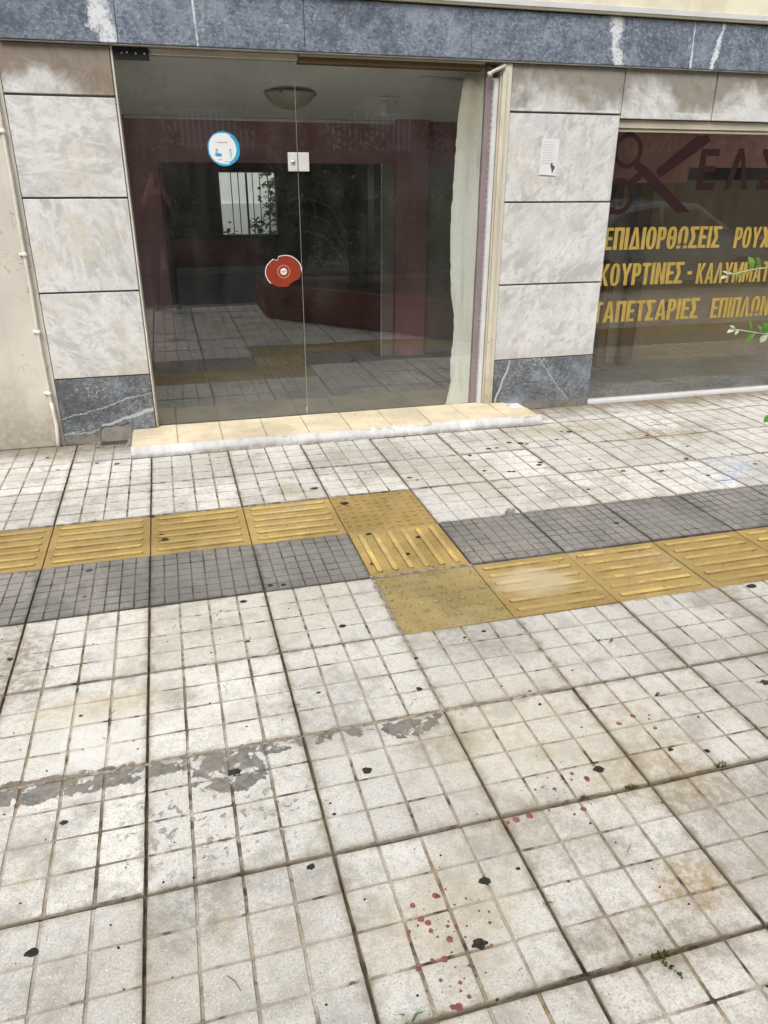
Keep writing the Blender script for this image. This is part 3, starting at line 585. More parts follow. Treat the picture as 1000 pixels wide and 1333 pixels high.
# left plinth panel with its lower corner broken out
pl = [(-.578, -.03), (-.345, -.03), (-.345, .055), (-.335, .10), (-.30, .118), (-.27, .108), (-.235, .122), (-.20, .112), (-.15, .125), (-.128, .09), (-.13, -.03), (.036, -.03), (.036, .458), (-.578, .458)]
MB().prism_y(pl, FY-.003, FY+.03).build('plinth_panel', 'plinth_marble', B)
cm = MB().prism_y([(-.352, -.03), (-.350, .058), (-.338, .104), (-.30, .122), (-.27, .112), (-.235, .126), (-.20, .116), (-.15, .129), (-.122, .09), (-.124, -.03)], FY+.004, FY+.02)
cm.prism_y([(-.31, .0), (-.31, .075), (-.24, .082), (-.17, .07), (-.165, .0)], FY+.001, FY+.012)
cm.build('cement_patch', 'cement', B)
# lintel
xs = [-.56, .095, 1.2, 2.3, 3.425, 4.55, 5.7, 6.85, 8.95]
for a, b in zip(xs[:-1], xs[1:]): box('lintel_panel', a+.0012, b-.0012, FY-.032+r_.uniform(-.001, .001), FY+.03, 2.428, 2.712, 'lintel_marble', B, .003)
box('lintel_soffit', -.55, 8.9, FY-.026, FY+.2, 2.419, 2.427, 'cement', B)
# entrance: jambs, header, guides
GY = 3.965
box('jamb_strip', .041, .053, FY+.004, 4.06, .03, 2.418, 'cream_paint', B, .002); box('jamb_strip', .054, .060, GY-.022, GY+.03, .07, 2.40, 'steel', B)
box('header_board', .058, 1.165, GY-.030, GY+.06, 2.385, 2.418, 'cream_metal', B, .003)
box('header_board', 1.168, 2.42, GY-.045, GY+.06, 2.372, 2.418, 'brown_wood', B, .003); box('header_strip', 1.168, 2.42, GY-.047, GY-.0455, 2.405, 2.417, 'cream_metal', B)
box('doorframe', 2.548, 2.614, FY-.010, 4.05, .0, 2.418, 'cream_paint', B, .004)
box('doorframe_bead', 2.575, 2.581, FY-.016, FY-.0105, .05, 2.36, 'cream_metal', B)
gs = box('guide_rail', 2.500, 2.530, FY+.014, 4.03, .07, 2.33, 'white_metal', B, .004); box('guide_rail', 2.534, 2.546, FY+.004, 4.03, .07, 2.34, 'cream_metal', B, .002)
mv = MB(); mv.box(2.452, 2.497, GY-.012, GY+.03, .07, 2.40, 0, .003)
for k in range(56): mv.box(2.4935, 2.4985, GY-.018, GY-.0125, .12+k*.04, .135+k*.04, 1)
mv.build('shutter_guide', ['mauve_metal', 'cream_metal'], B)
ar = MB().tube([(2.445, FY-.02, 2.345), (2.47, FY-.02, 2.362), (2.555, FY-.018, 2.398)], [.013, .012, .012], 10); ar.tube([(2.435, FY-.02, 2.34), (2.452, FY-.02, 2.35)], .017, 10)
ar.build('shutter_bracket', 'cream_metal', B)
cb = MB().tube([(2.45, FY-.005, 2.40), (2.47, FY-.012, 2.412), (2.50, FY-.014, 2.405), (2.52, FY-.012, 2.41)], .004, 6); cb.build('loose_cable', 'dark_iron', B)
# glass door and fixed leaf
door = box('glass_door', .062, 1.1385, GY-.005, GY+.005, .078, 2.384, 'door_glass', B)
fixed = box('glass_panel', 1.1425, 2.452, GY-.005, GY+.005, .072, 2.372, 'door_glass', B)
box('door_seal', 1.1388, 1.1422, GY-.0062, GY-.001, .075, 2.36, 'steel', B)
hp = MB().box(.062, .262, GY-.046, GY-.0055, 2.352, 2.414, 0, .002)
for sx in (.105, .135, .185, .235): hp.lathe([(0, -.0006), (.006, -.0004), (.006, .003)], 10, (sx, GY-.047, 2.385 if sx != .135 else 2.39), 1, 'Y')
hp.build('hinge_plate', ['black_metal', 'steel'], door)
lk = MB().box(1.075, 1.137, GY-.020, GY-.0055, 1.748, 1.862, 0, .002); lk.lathe([(0, -.004), (.013, -.004), (.015, .004)], 16, (1.108, GY-.022, 1.803), 1, 'Y'); lk.box(1.100, 1.116, GY-.028, GY-.0265, 1.801, 1.805, 2)
lk.build('lock', ['lock_metal', 'steel', 'dark_iron'], door)
MB().box(1.1435, 1.215, GY-.020, GY-.0055, 1.748, 1.862, 0, .002).build('lock_keeper', 'lock_metal', fixed)
MB().box(1.128, 1.138, GY-.012, GY-.0055, .10, .135, 0, .001).build('floor_bolt', 'steel', door)

# ------------------------------------------------------------------ entrance hall behind the glass
def hall_ceiling():
    mb = MB(); n = 24
    for i in range(n):
        y0, y1 = 4.03+(5.9-4.03)*i/n, 4.03+(5.9-4.03)*(i+1)/n; zf = lambda y: 2.44-.255*(y-4.03)/1.87
        mb.add([(.0, y0, zf(y0)), (.0, y1, zf(y1)), (3.4, y1, zf(y1)), (3.4, y0, zf(y0))], [(0, 3, 2, 1)], 0, True)
    mb.add([(0, 4.03, 2.6), (3.4, 4.03, 2.6), (3.4, 5.9, 2.6), (0, 5.9, 2.6)], [(0, 1, 2, 3)]); return mb
hall_ceiling().build('hall_ceiling', 'interior_white', B)
box('hall_floor', -.2, 3.45, 4.02, 9.2, -.05, .055, 'floor_dark', B)
box('hall_wall', -.1, .0, 4.5, 5.9, .0, 2.6, 'interior_white', B); box('hall_wall', 3.2, 3.3, 4.5, 5.9, 0, 2.6, 'interior_white', B)
box('hall_wall', .0, .25, 5.9, 6.05, .055, 2.6, 'burgundy_paint', B); box('hall_beam', .25, 2.235, 5.9, 6.05, 1.83, 2.6, 'burgundy_paint', B)
box('hall_wall', 2.235, 2.37, 5.9, 6.08, .055, 1.83, 'interior_grey', B); box('hall_beam', 2.235, 2.37, 5.9, 6.05, 1.83, 2.6, 'burgundy_paint', B)
box('hall_pillar', 2.37, 2.68, 5.82, 6.05, .055, 2.6, 'burgundy_paint', B, .004); box('hall_wall', 2.68, 3.3, 5.93, 6.05, 1.81, 2.6, 'burgundy_paint', B); box('hall_wall', 2.68, 3.3, 5.93, 6.05, .055, 1.81, 'interior_grey', B)
cv = MB().tube([(.02, 5.885, 2.172), (2.37, 5.885, 2.168)], .014, 6); cv.build('cornice', 'interior_white', B)
box('door_jamb', 2.165, 2.232, 5.86, 6.10, .055, 1.828, 'black_metal', B, .003); box('door_jamb', .252, .285, 5.88, 6.10, .055, 1.828, 'black_metal', B, .003)
box('jamb_edge', 2.2325, 2.239, 5.855, 5.899, .055, 1.828, 'interior_white', B)
# back room with a barred window to a light court
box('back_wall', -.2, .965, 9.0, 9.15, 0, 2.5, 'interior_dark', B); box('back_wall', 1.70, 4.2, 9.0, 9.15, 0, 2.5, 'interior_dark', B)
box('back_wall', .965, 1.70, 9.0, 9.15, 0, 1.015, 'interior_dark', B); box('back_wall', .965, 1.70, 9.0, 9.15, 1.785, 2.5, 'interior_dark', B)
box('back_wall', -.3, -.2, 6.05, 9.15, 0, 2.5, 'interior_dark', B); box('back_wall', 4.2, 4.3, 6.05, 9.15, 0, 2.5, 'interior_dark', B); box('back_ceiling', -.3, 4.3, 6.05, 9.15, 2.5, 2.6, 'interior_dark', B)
wf = MB(); 
for a in ((.965, .985, 1.015, 1.785), (1.68, 1.70, 1.015, 1.785), (.985, 1.68, 1.015, 1.035), (.985, 1.68, 1.765, 1.785)): wf.box(a[0], a[1], 8.985, 9.04, a[2], a[3])
wfo = wf.build('back_window_frame', 'interior_grey', B)
for x, rr in ((1.135, .006), (1.225, .006), (1.327, .014), (1.405, .006), (1.495, .006), (1.60, .006)): MB().tube([(x, 9.07, 1.036), (x, 9.07, 1.764)], rr, 8).build('window_bar', 'black_metal', wfo)
court = box('court_wall', -1.5, 6, 10.6, 10.75, 0, 4.5, 'court_wall', B); box('court_wall_base', -1.5, 6, 10.57, 10.599, 0, 1.36, 'court_base', B)
rv = random.Random(11); mb = MB()
def leaves(mb, pts, size, r, mi=0, up_bias=.4):
    for p in pts:
        d = Vector((r.gauss(0, 1), r.gauss(0, 1), r.gauss(0, 1)*up_bias)).normalized(); q = d.cross(Vector((r.gauss(0, 1), r.gauss(0, 1), 1))).normalized(); s = size*r.uniform(.6, 1.3); p = Vector(p)
        o = len(mb.v); mb.v += [tuple(p), tuple(p+d*s*.5+q*s*.28), tuple(p+d*s), tuple(p+d*s*.5-q*s*.28)]; mb.f.append((o, o+1, o+2, o+3)); mb.i.append(mi); mb.sm.append(False)
st = [[(1.75, 10.2, 0), (1.72, 10.2, .8), (1.78, 10.2, 1.5), (1.7, 10.2, 1.95)], [(1.6, 10.25, 0), (1.62, 10.2, .7), (1.55, 10.2, 1.15)], [(1.9, 10.2, 0), (1.85, 10.2, 1.2), (1.95, 10.2, 1.9)], [(1.08, 10.2, 0), (1.1, 10.2, .7), (1.15, 10.2, 1.0)]]
pts = []
for L in st:
    mb.tube(L, .008, 5, 1)
    for k in range(210 if L[0][0] > 1.3 else 110):
        t = rv.uniform(.35, 1)*(len(L)-1); a = int(min(t, len(L)-1.001)); p = Vector(L[a]).lerp(Vector(L[a+1]), t-a); pts.append(p+Vector((rv.gauss(0, .055), rv.gauss(0, .06), rv.gauss(0, .05))))
leaves(mb, pts, .08, rv)
tag(mb.build('court_plant', ['hedge_leaf', 'bark']), 'dark leafy plant behind the bars of the back window', 'plant')
# hall ceiling lamps
lamp = MB().lathe([(0, -.115), (.06, -.108), (.12, -.085), (.165, -.05), (.19, -.012), (.195, .0), (.18, .002), (.10, .004)], 28, (1.275, 5.0, 2.30)).build('lamp_bowl', 'lamp_glass')
lp = empty('ceiling_lamp', (1.275, 5.0, 2.30)); tag(lp, 'shallow glass bowl lamp fixed to the hall ceiling behind the glass door', 'lamp')
lamp.parent = lp; lamp.matrix_parent_inverse = Matrix.Translation((-1.275, -5.0, -2.30))
def under(o, root): o.parent = root; o.matrix_parent_inverse = Matrix.Translation(tuple(-c for c in root.location)); return o
under(MB().lathe([(.0, .0), (.14, .0), (.15, -.006), (.15, -.012), (0, -.012)], 20, (1.275, 5.0, 2.318)).build('ceiling_plate', 'dark_iron'), lp)
for a in (0, 2.1, 4.2): under(MB().tube([(1.275+.14*math.cos(a), 5+.14*math.sin(a), 2.312), (1.275+.198*math.cos(a), 5+.198*math.sin(a), 2.302), (1.275+.196*math.cos(a), 5+.196*math.sin(a), 2.285)], .006, 6).build('clip', 'dark_iron'), lp)
bl = empty('bulb_holder', (2.04, 5.05, 2.29)); tag(bl, 'bare white bulb in a small holder on the hall ceiling', 'lamp')
under(MB().lathe([(0, -.125), (.028, -.118), (.040, -.09), (.036, -.06), (.02, -.035), (.018, -.01)], 18, (2.04, 5.05, 2.275)).build('bulb', 'bulb_glass'), bl)
under(MB().lathe([(.028, .0), (.03, .012), (.05, .018), (.05, .024), (0, .024)], 16, (2.04, 5.05, 2.272)).build('socket', 'interior_white'), bl)
under(MB().tube([(2.06, 5.05, 2.293), (2.16, 5.05, 2.29), (2.18, 5.2, 2.27)], .012, 6).build('conduit_arm', 'interior_white'), bl)

fl = empty('ceiling_strip_light', (2.27, 4.35, 2.40)); tag(fl, 'short white strip light on the hall ceiling near the glass', 'lamp')
under(box('housing', 2.09, 2.46, 4.32, 4.39, 2.372, 2.404, 'interior_white', None, .003), fl); under(MB().tube([(2.11, 4.355, 2.360), (2.44, 4.355, 2.360)], .012, 10).build('tube', 'bulb_glass'), fl)

# cloth hanging inside the fixed leaf
edge = [(2.36, 2.307), (2.10, 2.275), (1.77, 2.257), (1.36, 2.247), (1.1, 2.258), (.93, 2.268), (.75, 2.30), (.59, 2.303), (.4, 2.285), (.23, 2.295), (.13, 2.27), (.06, 2.262)]
def edge_x(z):
    for (z0, x0), (z1, x1) in zip(edge[:-1], edge[1:]):
        if z <= z0 and z >= z1: return x0+(x1-x0)*(z0-z)/(z0-z1)+mnoise.noise(Vector((z*22, 0, 0)))*.007+mnoise.noise(Vector((z*70, 4, 0)))*.005
    return edge[-1][1]
mb = MB(); NZ, NX = 90, 12
for s_, off in ((0, 0), (1, .003)):
    vs = []
    for j in range(NZ+1):
        z = 2.358-(2.358-.062)*j/NZ; x0 = edge_x(z); x1 = 2.449
        for i in range(NX+1):
            t = i/NX; x = x0+(x1-x0)*t; y = GY+.022+.003*math.sin(t*9+z*.9+.8*math.sin(z*2.1))+.007*mnoise.noise(Vector((x*14, z*2.2, 3)))+.012*max(0, 1-t*5)*abs(mnoise.noise(Vector((z*9, 0, 5))))+off
            vs.append((x, y, z))
    fs = [(j*(NX+1)+i, (j+1)*(NX+1)+i, (j+1)*(NX+1)+i+1, j*(NX+1)+i+1) for j in range(NZ) for i in range(NX)]
    if s_: fs = [f[::-1] for f in fs]
    mb.add(vs, fs, 0, True)
ii = []
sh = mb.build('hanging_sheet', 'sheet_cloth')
tag(sh, 'pale grey green strip of sheeting with a ragged edge inside the fixed glass', 'sheet')

# ------------------------------------------------------------------ repair shop window on the right
SY = 3.968
win = empty('shop_window', (5.4, SY, 0)); win.parent = B
def inw(o): o.parent = win; o.matrix_parent_inverse = Matrix.Translation((-5.4, -SY, 0)); return o
f = MB().box(3.477, 7.3, SY-.035, SY+.03, 2.045, 2.100, 0, .003); f.box(3.477, 7.3, SY-.022, SY+.03, 2.022, 2.042, 0, .002); f.box(7.27, 7.3, SY-.02, SY+.03, .03, 2.02)
inw(f.build('window_frame', 'cream_metal')); inw(MB().box(3.477, 7.3, FY-.004, SY+.02, -.02, .022, 0, .003).build('window_sill', 'white_metal'))
gl = inw(box('window_glass', 3.478, 7.27, SY-.004, SY+.004, .024, 2.021, 'shop_glass'))
inw(box('inner_sill', 3.477, 7.3, SY+.03, SY+.26, -.03, .075, 'plinth_marble'))
# room
for n, a, m in (('shop_wall', (3.38, 3.46, 4.5, 8.0, 0, 2.6), 'shop_brown'), ('shop_wall', (7.3, 7.4, 4.0, 8.0, 0, 2.6), 'shop_brown'), ('shop_back_wall', (3.38, 7.4, 8.0, 8.1, 0, 2.6), 'shop_brown'), ('shop_ceiling', (3.46, 7.4, 4.3, 8.0, 2.5, 2.6), 'interior_white'), ('shop_floor', (3.46, 7.4, 4.22, 8.0, -.05, .03), 'shop_floor')): box(n, *a, m, B)
box('shop_board', 3.47, 4.55, 4.52, 4.55, 1.68, 2.45, 'shop_maroon', B); box('shop_board', 4.57, 7.2, 4.60, 4.63, 1.80, 2.45, 'shop_maroon', B); box('shop_panel', 4.30, 7.25, 5.10, 5.14, .03, 1.70, 'shop_olive', B); box('shop_panel', 3.47, 4.05, 5.6, 5.64, .03, 1.60, 'shop_brown', B)
box('shop_post', 4.12, 4.20, 4.9, 4.98, .03, 2.5, 'brown_wood', B, .004); box('shop_post', 4.42, 4.56, 4.98, 5.06, .03, 2.5, 'brown_wood', B, .004)
rad = empty('slatted_screen', (3.98, 5.0, .03)); tag(rad, 'olive slatted screen standing inside the right shop window', 'screen')
for k in range(18): under(box('slat', 3.66+k*.036, 3.683+k*.036, 5.0, 5.02, .05, .95, 'shop_olive'), rad)
for z in (.10, .86): under(box('rail', 3.65, 4.31, 5.021, 5.035, z, z+.04, 'shop_brown'), rad)
box('shop_plate', 4.92, 4.97, 5.085, 5.099, .52, .60, 'black_metal', B)
# lettering, printed on the inside of the pane
def ell(cx, cz, rx, rz, a0, a1, n=16, p=2.6):
    out = []
    for k in range(n+1):
        a = math.radians(a0+(a1-a0)*k/n); c, q = math.cos(a), math.sin(a); out.append((cx+rx*math.copysign(abs(c)**(2/p), c), cz+rz*math.copysign(abs(q)**(2/p), q)))
    return out
def band(cx, cz, rx, rz, t, h, a0, a1, n=16):
    o, i = ell(cx, cz, rx, rz, a0, a1, n), ell(cx, cz, rx-t, rz-h, a0, a1, n); return [[o[k], o[k+1], i[k+1], i[k]] for k in range(n)]
def glyph(ch):
    T, H = .175, .14; R = lambda x0, x1, z0, z1: [(x0, z0), (x1, z0), (x1, z1), (x0, z1)]; D = lambda x0, z0, x1, z1, t=T*1.12: [(x0, z0), (x0+t, z0), (x1+t, z1), (x1, z1)]
    w = .46
    if ch == 'Ε': return .40, [R(0, T, 0, 1), R(T, .40, 0, H), R(T, .37, .44, .44+H), R(T, .40, 1-H, 1)]
    if ch == 'Π': return .48, [R(0, T, 0, 1-H), R(.48-T, .48, 0, 1-H), R(0, .48, 1-H, 1)]
    if ch == 'Ι': return T, [R(0, T, 0, 1)]
    if ch == 'Τ': return .44, [R(.22-T/2, .22+T/2, 0, 1-H), R(0, .44, 1-H, 1)]
    if ch in 'ΛΑΔ':
        w = .54; e = T*1.05; L = [[(0, 0), (e, 0), (w/2, .80), (w/2, 1), (w/2-.085, 1)], [(w-e, 0), (w, 0), (w/2+.085, 1), (w/2, 1), (w/2, .80)]]
        if ch == 'Α': L.append([(w*.30, .20), (w*.70, .20), (w*.645, .20+H*.85), (w*.355, .20+H*.85)])
        if ch == 'Δ': L.append([(e*.95, 0), (w-e*.95, 0), (w-e*.95-.05, H), (e*.95+.05, H)])
        return w, L
    if ch in 'ΟΘ': L = band(.24, .5, .24, .515, T, H, 0, 360, 26); return .48, L+([R(.18, .30, .43, .57)] if ch == 'Θ' else [])
    if ch == 'Ω': return .54, band(.27, .56, .25, .455, T, H, -52, 232, 22)+[R(0, .205, 0, H), R(.335, .54, 0, H)]
    if ch == 'Ρ': return .43, [R(0, T, 0, 1), R(T, .24, 1-H, 1), R(T, .24, .40, .40+H)]+band(.22, .70, .21, .30, T, H, -90, 90, 12)
    if ch == 'Σ': return .44, [R(0, .44, 0, H), R(0, .44, 1-H, 1), [(0, H), (.20, H), (.31, .5), (.13, .5)], [(.13, .5), (.31, .5), (.20, 1-H), (0, 1-H)]]
    if ch == 'Υ': return .52, [R(.26-T/2, .26+T/2, 0, .45), [(.26-T/2, .45), (.26, .45), (.26, .62), (T, 1), (0, 1)], [(.26, .45), (.26+T/2, .45), (.52, 1), (.52-T, 1), (.26, .62)]]
    if ch == 'Χ': return .52, [D(0, 0, .52-T*1.12, 1), D(.52-T*1.12, 0, 0, 1)]
    if ch == 'Ν': return .50, [R(0, T, 0, 1), R(.50-T, .50, 0, 1), [(T, 1), (T, .62), (.50-T, 0), (.50-T, .38)]]
    if ch == 'Μ': return .62, [R(0, T*.92, 0, 1), R(.62-T*.92, .62, 0, 1), [(T*.92, 1), (T*.92, .60), (.31, .0), (.31, .42)], [(.31, 0), (.62-T*.92, .60), (.62-T*.92, 1), (.31, .42)]]
    if ch == 'Κ': return .50, [R(0, T, 0, 1), [(T, .36), (T, .60), (.50-T*1.1, 1), (.50, 1)], [(.235, .60), (.155, .50), (.50-T*1.1, 0), (.50, 0)]]
    return .3, []
def text_mesh(body, x0, x1, z0, z1, mat, name):
    mb = MB(); x = 0; items = []
    for ch in body: w_, L = glyph(ch); items.append((x, L)); x += w_+.05
    k_ = (x1-x0)/(x-.05); j = 0
    for gx, L in items:
        for p in L:
            j = (j+1) % 7; y = SY-.0050-.00012*j
            poly = [(x0+(gx+a)*k_, z0+b*(z1-z0)) for a, b in p]; n = len(poly)
            mb.prism_y(poly, y-.0004, y)
    return inw(mb.build(name, mat))
for t, x0, x1, z0, z1 in (('ΕΠΙΔΙΟΡΘΩΣΕΙΣ', 3.494, 4.54, 1.205, 1.367), ('ΡΟΥΧΩΝ', 4.672, 5.20, 1.198, 1.357), ('ΚΟΥΡΤΙΝΕΣ', 3.484, 4.243, .936, 1.102), ('ΚΑΛΥΜΜΑΤΑ', 4.372, 5.16, .928, 1.088),
                          ('ΤΑΠΕΤΣΑΡΙΕΣ', 3.468, 4.445, .650, .815), ('ΕΠΙΠΛΩΝ', 4.567, 5.14, .646, .808)):
    text_mesh(t, x0, x1, z0, z1, 'decal_gold', 'lettering')
inw(MB().box(4.283, 4.325, SY-.0054, SY-.0050, 1.003, 1.028).build('lettering', 'decal_gold'))
def strokes(polys, mat, name):
    mb = MB()
    for k_, p in enumerate(polys): mb.prism_y(p, SY-.0052-.0001*k_, SY-.0046-.0001*k_)
    return inw(mb.build(name, mat))
strokes([[(4.235, 1.634), (4.288, 1.634), (4.288, 1.92), (4.235, 1.92)], [(4.288, 1.634), (4.40, 1.634), (4.40, 1.684), (4.288, 1.684)], [(4.288, 1.756), (4.385, 1.756), (4.385, 1.803), (4.288, 1.803)], [(4.288, 1.872), (4.40, 1.872), (4.40, 1.92), (4.288, 1.92)],
         [(4.490, 1.634), (4.543, 1.634), (4.60, 1.86), (4.595, 1.925), (4.565, 1.925)], [(4.615, 1.925), (4.565, 1.925), (4.60, 1.86), (4.655, 1.634), (4.710, 1.634)],
         [(4.79, 1.634), (4.97, 1.634), (4.97, 1.684), (4.865, 1.684), (4.79, 1.665)], [(4.79, 1.665), (4.865, 1.684), (4.935, 1.78), (4.865, 1.874), (4.79, 1.893), (4.875, 1.78)], [(4.79, 1.893), (4.865, 1.874), (4.97, 1.874), (4.97, 1.924), (4.79, 1.924)]], 'decal_maroon', 'name_lettering')
def ring(cx, cz, ro, ri, mb, cl=None, n=32, sx=1):
    vs = []
    for r0, yy in ((ro, 0), (ri, 0)):
        for k in range(n):
            x = cx+r0*sx*math.cos(2*math.pi*k/n); z = cz+r0*math.sin(2*math.pi*k/n)
            if cl is not None: x = max(x, cl)
            vs.append((x, SY-.0049, z))
    mb.add(vs, [(k, n+k, n+(k+1) % n, (k+1) % n) for k in range(n)])
mb = MB(); ring(3.606, 1.900, .122, .088, mb, 3.480); ring(3.575, 1.588, .128, .092, mb, 3.480)
for k_, p in enumerate(([(3.655, 1.800), (3.70, 1.835), (3.79, 1.785), (4.215, 1.475), (4.10, 1.468), (3.73, 1.745)], [(3.665, 1.655), (3.630, 1.690), (3.720, 1.765), (3.755, 1.715)],
          [(3.86, 1.77), (3.905, 1.715), (4.235, 1.925), (4.30, 1.975), (4.27, 2.012), (4.17, 2.005)])): mb.prism_y(p, SY-.0056-k_*.0002, SY-.0051-k_*.0002)
inw(mb.build('scissors_decal', 'decal_maroon'))

# ------------------------------------------------------------------ entrance step
step = empty('entrance_step', (1.37, 3.7, 0)); tag(step, 'low entrance step with worn cream tiles and whitewashed front edge', 'step')
def stp(o): return under(o, step)
mb = MB(); NX = 260; z1 = .062
top = []; mid = []; bot = []; bk = []
for i in range(NX+1):
    x = -.126+2.985*i/NX; n1 = mnoise.noise(Vector((x*6, 0, 0))); n2 = mnoise.noise(Vector((x*25, 3, 0))); n3 = mnoise.noise(Vector((x*70, 7, 0))); e = max(0, (x-2.80)/.06)*.012
    yf = 3.49+.009*n1+.005*n2; zt = z1+.005*n2+.003*n1-e
    bot.append((x, yf-.006+.005*n3, -.01)); mid.append((x, yf+.004*n2+.004*n3, zt*(.55+.1*n3))); top.append((x, yf+.012+.006*n2+.004*n3, zt+.003*n3)); bk.append((x, 3.508+.010*n2+.006*n3, z1+.0105))
vs = bot+mid+top+bk; n = NX+1
mb.add(vs, [(k*n+i, k*n+i+1, (k+1)*n+i+1, (k+1)*n+i) for k in range(3) for i in range(NX)], 0, True)
mb.box(-.124, 2.84, 3.53, 4.0, -.01, z1-.006)
mb.add([(-.126, 3.484, -.01), (-.126, 3.53, -.01), (-.126, 3.53, z1-.005), (-.126, 3.50, z1-.004)], [(0, 3, 2, 1)])
mb.add([(2.859, 3.484, -.01), (2.84, 3.53, -.01), (2.84, 3.53, z1-.005), (2.859, 3.50, z1-.014)], [(0, 1, 2, 3)])
stp(mb.build('step_riser', 'step_whitewash'))
x = -.118; k = 0
while x < 2.80:
    w_ = min(.298, 2.83-x)
    if w_ < .1: break
    last = x+w_ > 2.6
    for y0, y1 in ((3.507, 3.724), (3.728, 3.955)):
        if last and y0 > 3.7:   # chipped tail beside the pillar
            stp(MB().prism_z([(x, y0), (x+w_*.55, y0), (x+w_*.42, 3.79), (x+w_*.62, 3.83), (x+w_*.50, 3.895), (x, 3.895)], .055, .0715).build('step_tile', 'step_yellow'))
        else: stp(box('step_tile', x, x+w_-.003, y0+r_.uniform(-.004, .003), min(y1, 3.895 if x > 2.5 or x+w_ < .05 else 3.955), .052, .0715+r_.uniform(-.0012, .0012), 'step_yellow', None, .003))
    x += .30
# small cover plate set in mortar beside the step
cv = empty('drain_cover', (-.26, 3.86, 0)); tag(cv, 'small dark rectangular drain cover in the paving below the left pillar', 'drain cover')
mb = MB().box(-.37, -.14, 3.775, 3.905, -.02, .006); under(mb.build('mortar_bed', 'joint_mortar'), cv)
mb = MB().box(-.345, -.165, 3.80, 3.885, 0, .009, 0, .002)
for k in range(7): mb.box(-.335+k*.024, -.325+k*.024, 3.81, 3.875, .009, .012)
under(mb.build('grate', 'dark_iron'), cv)

# ------------------------------------------------------------------ cable conduit on the left wall
cn = empty('cable_conduit', (-.63, 3.89, 0)); tag(cn, 'ribbed cream cable conduit clipped to the plaster wall beside the left pillar', 'conduit')
mb = MB(); z = 2.41; pts = []; rs = []
while z > .30:
    xx = -.617+.006*mnoise.noise(Vector((z*2, 0, 0)))-.008*(2.4-z)/2.4
    pts.append((xx, 3.888, z)); rs.append(.0115 if len(pts) % 2 else .0088); z -= .0085
mb.tube(pts, rs, 8); under(mb.build('corrugated_tube', 'conduit_plastic'), cn)
under(MB().tube([(pts[-1][0], 3.888, .31), (-.618, 3.886, .25), (-.612, 3.884, .15), (-.622, 3.88, .04), (-.622, 3.88, -.01)], .013, 10).build('straight_tube', 'conduit_plastic'), cn)
for z in (1.955, 1.265, .785, .375):
    xx = -.617-.008*(2.4-z)/2.4
    c_ = MB().box(xx-.014, xx+.014, 3.868, 3.90, z-.012, z+.012, 0, .006); c_.box(xx-.034, xx-.010, 3.892, 3.911, z-.009, z+.009, 0, .004)
    under(c_.build('clip', 'clip_plastic'), cn)

# ------------------------------------------------------------------ stickers and notice
def flat(polys, mats, y, d=.0006):
    mb = MB()
    for k, (poly, mi) in enumerate(polys): mb.prism_y(poly, y-d*(k*.35+1)-.0006, y-d*(k*.35+1)+.0002, mi)
    return mb
def rough(cx, cz, r, n, amt, seed, rz=None):
    rr = random.Random(seed); return [(cx+r*(1+rr.uniform(-amt, amt))*math.cos(6.2832*k/n), cz+(rz or r)*(1+rr.uniform(-amt, amt))*math.sin(6.2832*k/n)) for k in range(n)]
gy = GY-.0055
C_ = (.664, 1.878)
P = [(rough(C_[0], C_[1], .103, 20, .02, 1), 1), (rough(C_[0]-.004, C_[1]+.001, .092, 20, .03, 2), 0)]
arc = [(C_[0]+.094*math.cos(a), C_[1]+.094*math.sin(a)) for a in np.linspace(-1.2, 1.0, 12)]+[(C_[0]+.080*math.cos(a), C_[1]+.084*math.sin(a)) for a in np.linspace(1.0, -1.2, 12)]
P.append((arc, 1))
P += [([(.607, 1.835), (.648, 1.832), (.648, 1.850), (.607, 1.854)], 1), (circle(.618, 1.872, .008, 10), 3), ([(.608, 1.853), (.632, 1.853), (.628, 1.866), (.611, 1.866)], 2), (circle(.705, 1.872, .007, 10), 3), ([(.698, 1.845), (.713, 1.845), (.711, 1.865), (.699, 1.865)], 2),
      ([(.702, 1.82), (.706, 1.82), (.710, 1.844), (.704, 1.844)], 3), ([(.625, 1.913), (.69, 1.915), (.69, 1.918), (.625, 1.916)], 3), ([(.66, 1.80), (.695, 1.802), (.695, 1.806), (.66, 1.804)], 2), ([(.625, 1.815), (.65, 1.815), (.65, 1.818), (.625, 1.818)], 3)]
tag(flat(P, ['sticker_white', 'sticker_blue', 'sticker_paleblue', 'sticker_grey'], gy, .0005).build('round_sticker', ['sticker_white', 'sticker_blue', 'sticker_paleblue', 'sticker_grey']), 'round white and blue notice sticker high on the glass door', 'sticker')
rr = random.Random(4); cx, cz = 1.012, 1.112
body = []
for k in range(34):
    a = 6.2832*k/34; q = .118*(1+.06*math.cos(2*a-.7)+rr.uniform(-.015, .015))
    if abs(a-2.05) < .16: q *= .80
    if abs(a-5.35) < .2: q *= .90
    body.append((cx+q*math.cos(a), cz+q*.92*math.sin(a)))
edge_ = [(cx+(x-cx)*1.045, cz+(z-cz)*1.045) for x, z in body]
top_arc = edge_[0:22]+[body[k] for k in range(21, -1, -1)]
P = [(body, 0), (top_arc, 2), (circle(cx, cz, .046, 22), 1), (circle(cx, cz, .038, 22), 0), (circle(cx, cz, .023, 18), 2), ([(cx-.016, cz-.004), (cx+.016, cz-.004), (cx+.016, cz+.005), (cx-.016, cz+.005)], 3), ([(cx-.006, cz-.012), (cx+.006, cz-.012), (cx+.006, cz-.007), (cx-.006, cz-.007)], 3)]
tag(flat(P, None, gy, .0005).build('round_sticker', ['sticker_red', 'sticker_lightred', 'sticker_white', 'sticker_grey']), 'torn round red sticker with a white centre low on the glass door', 'sticker')
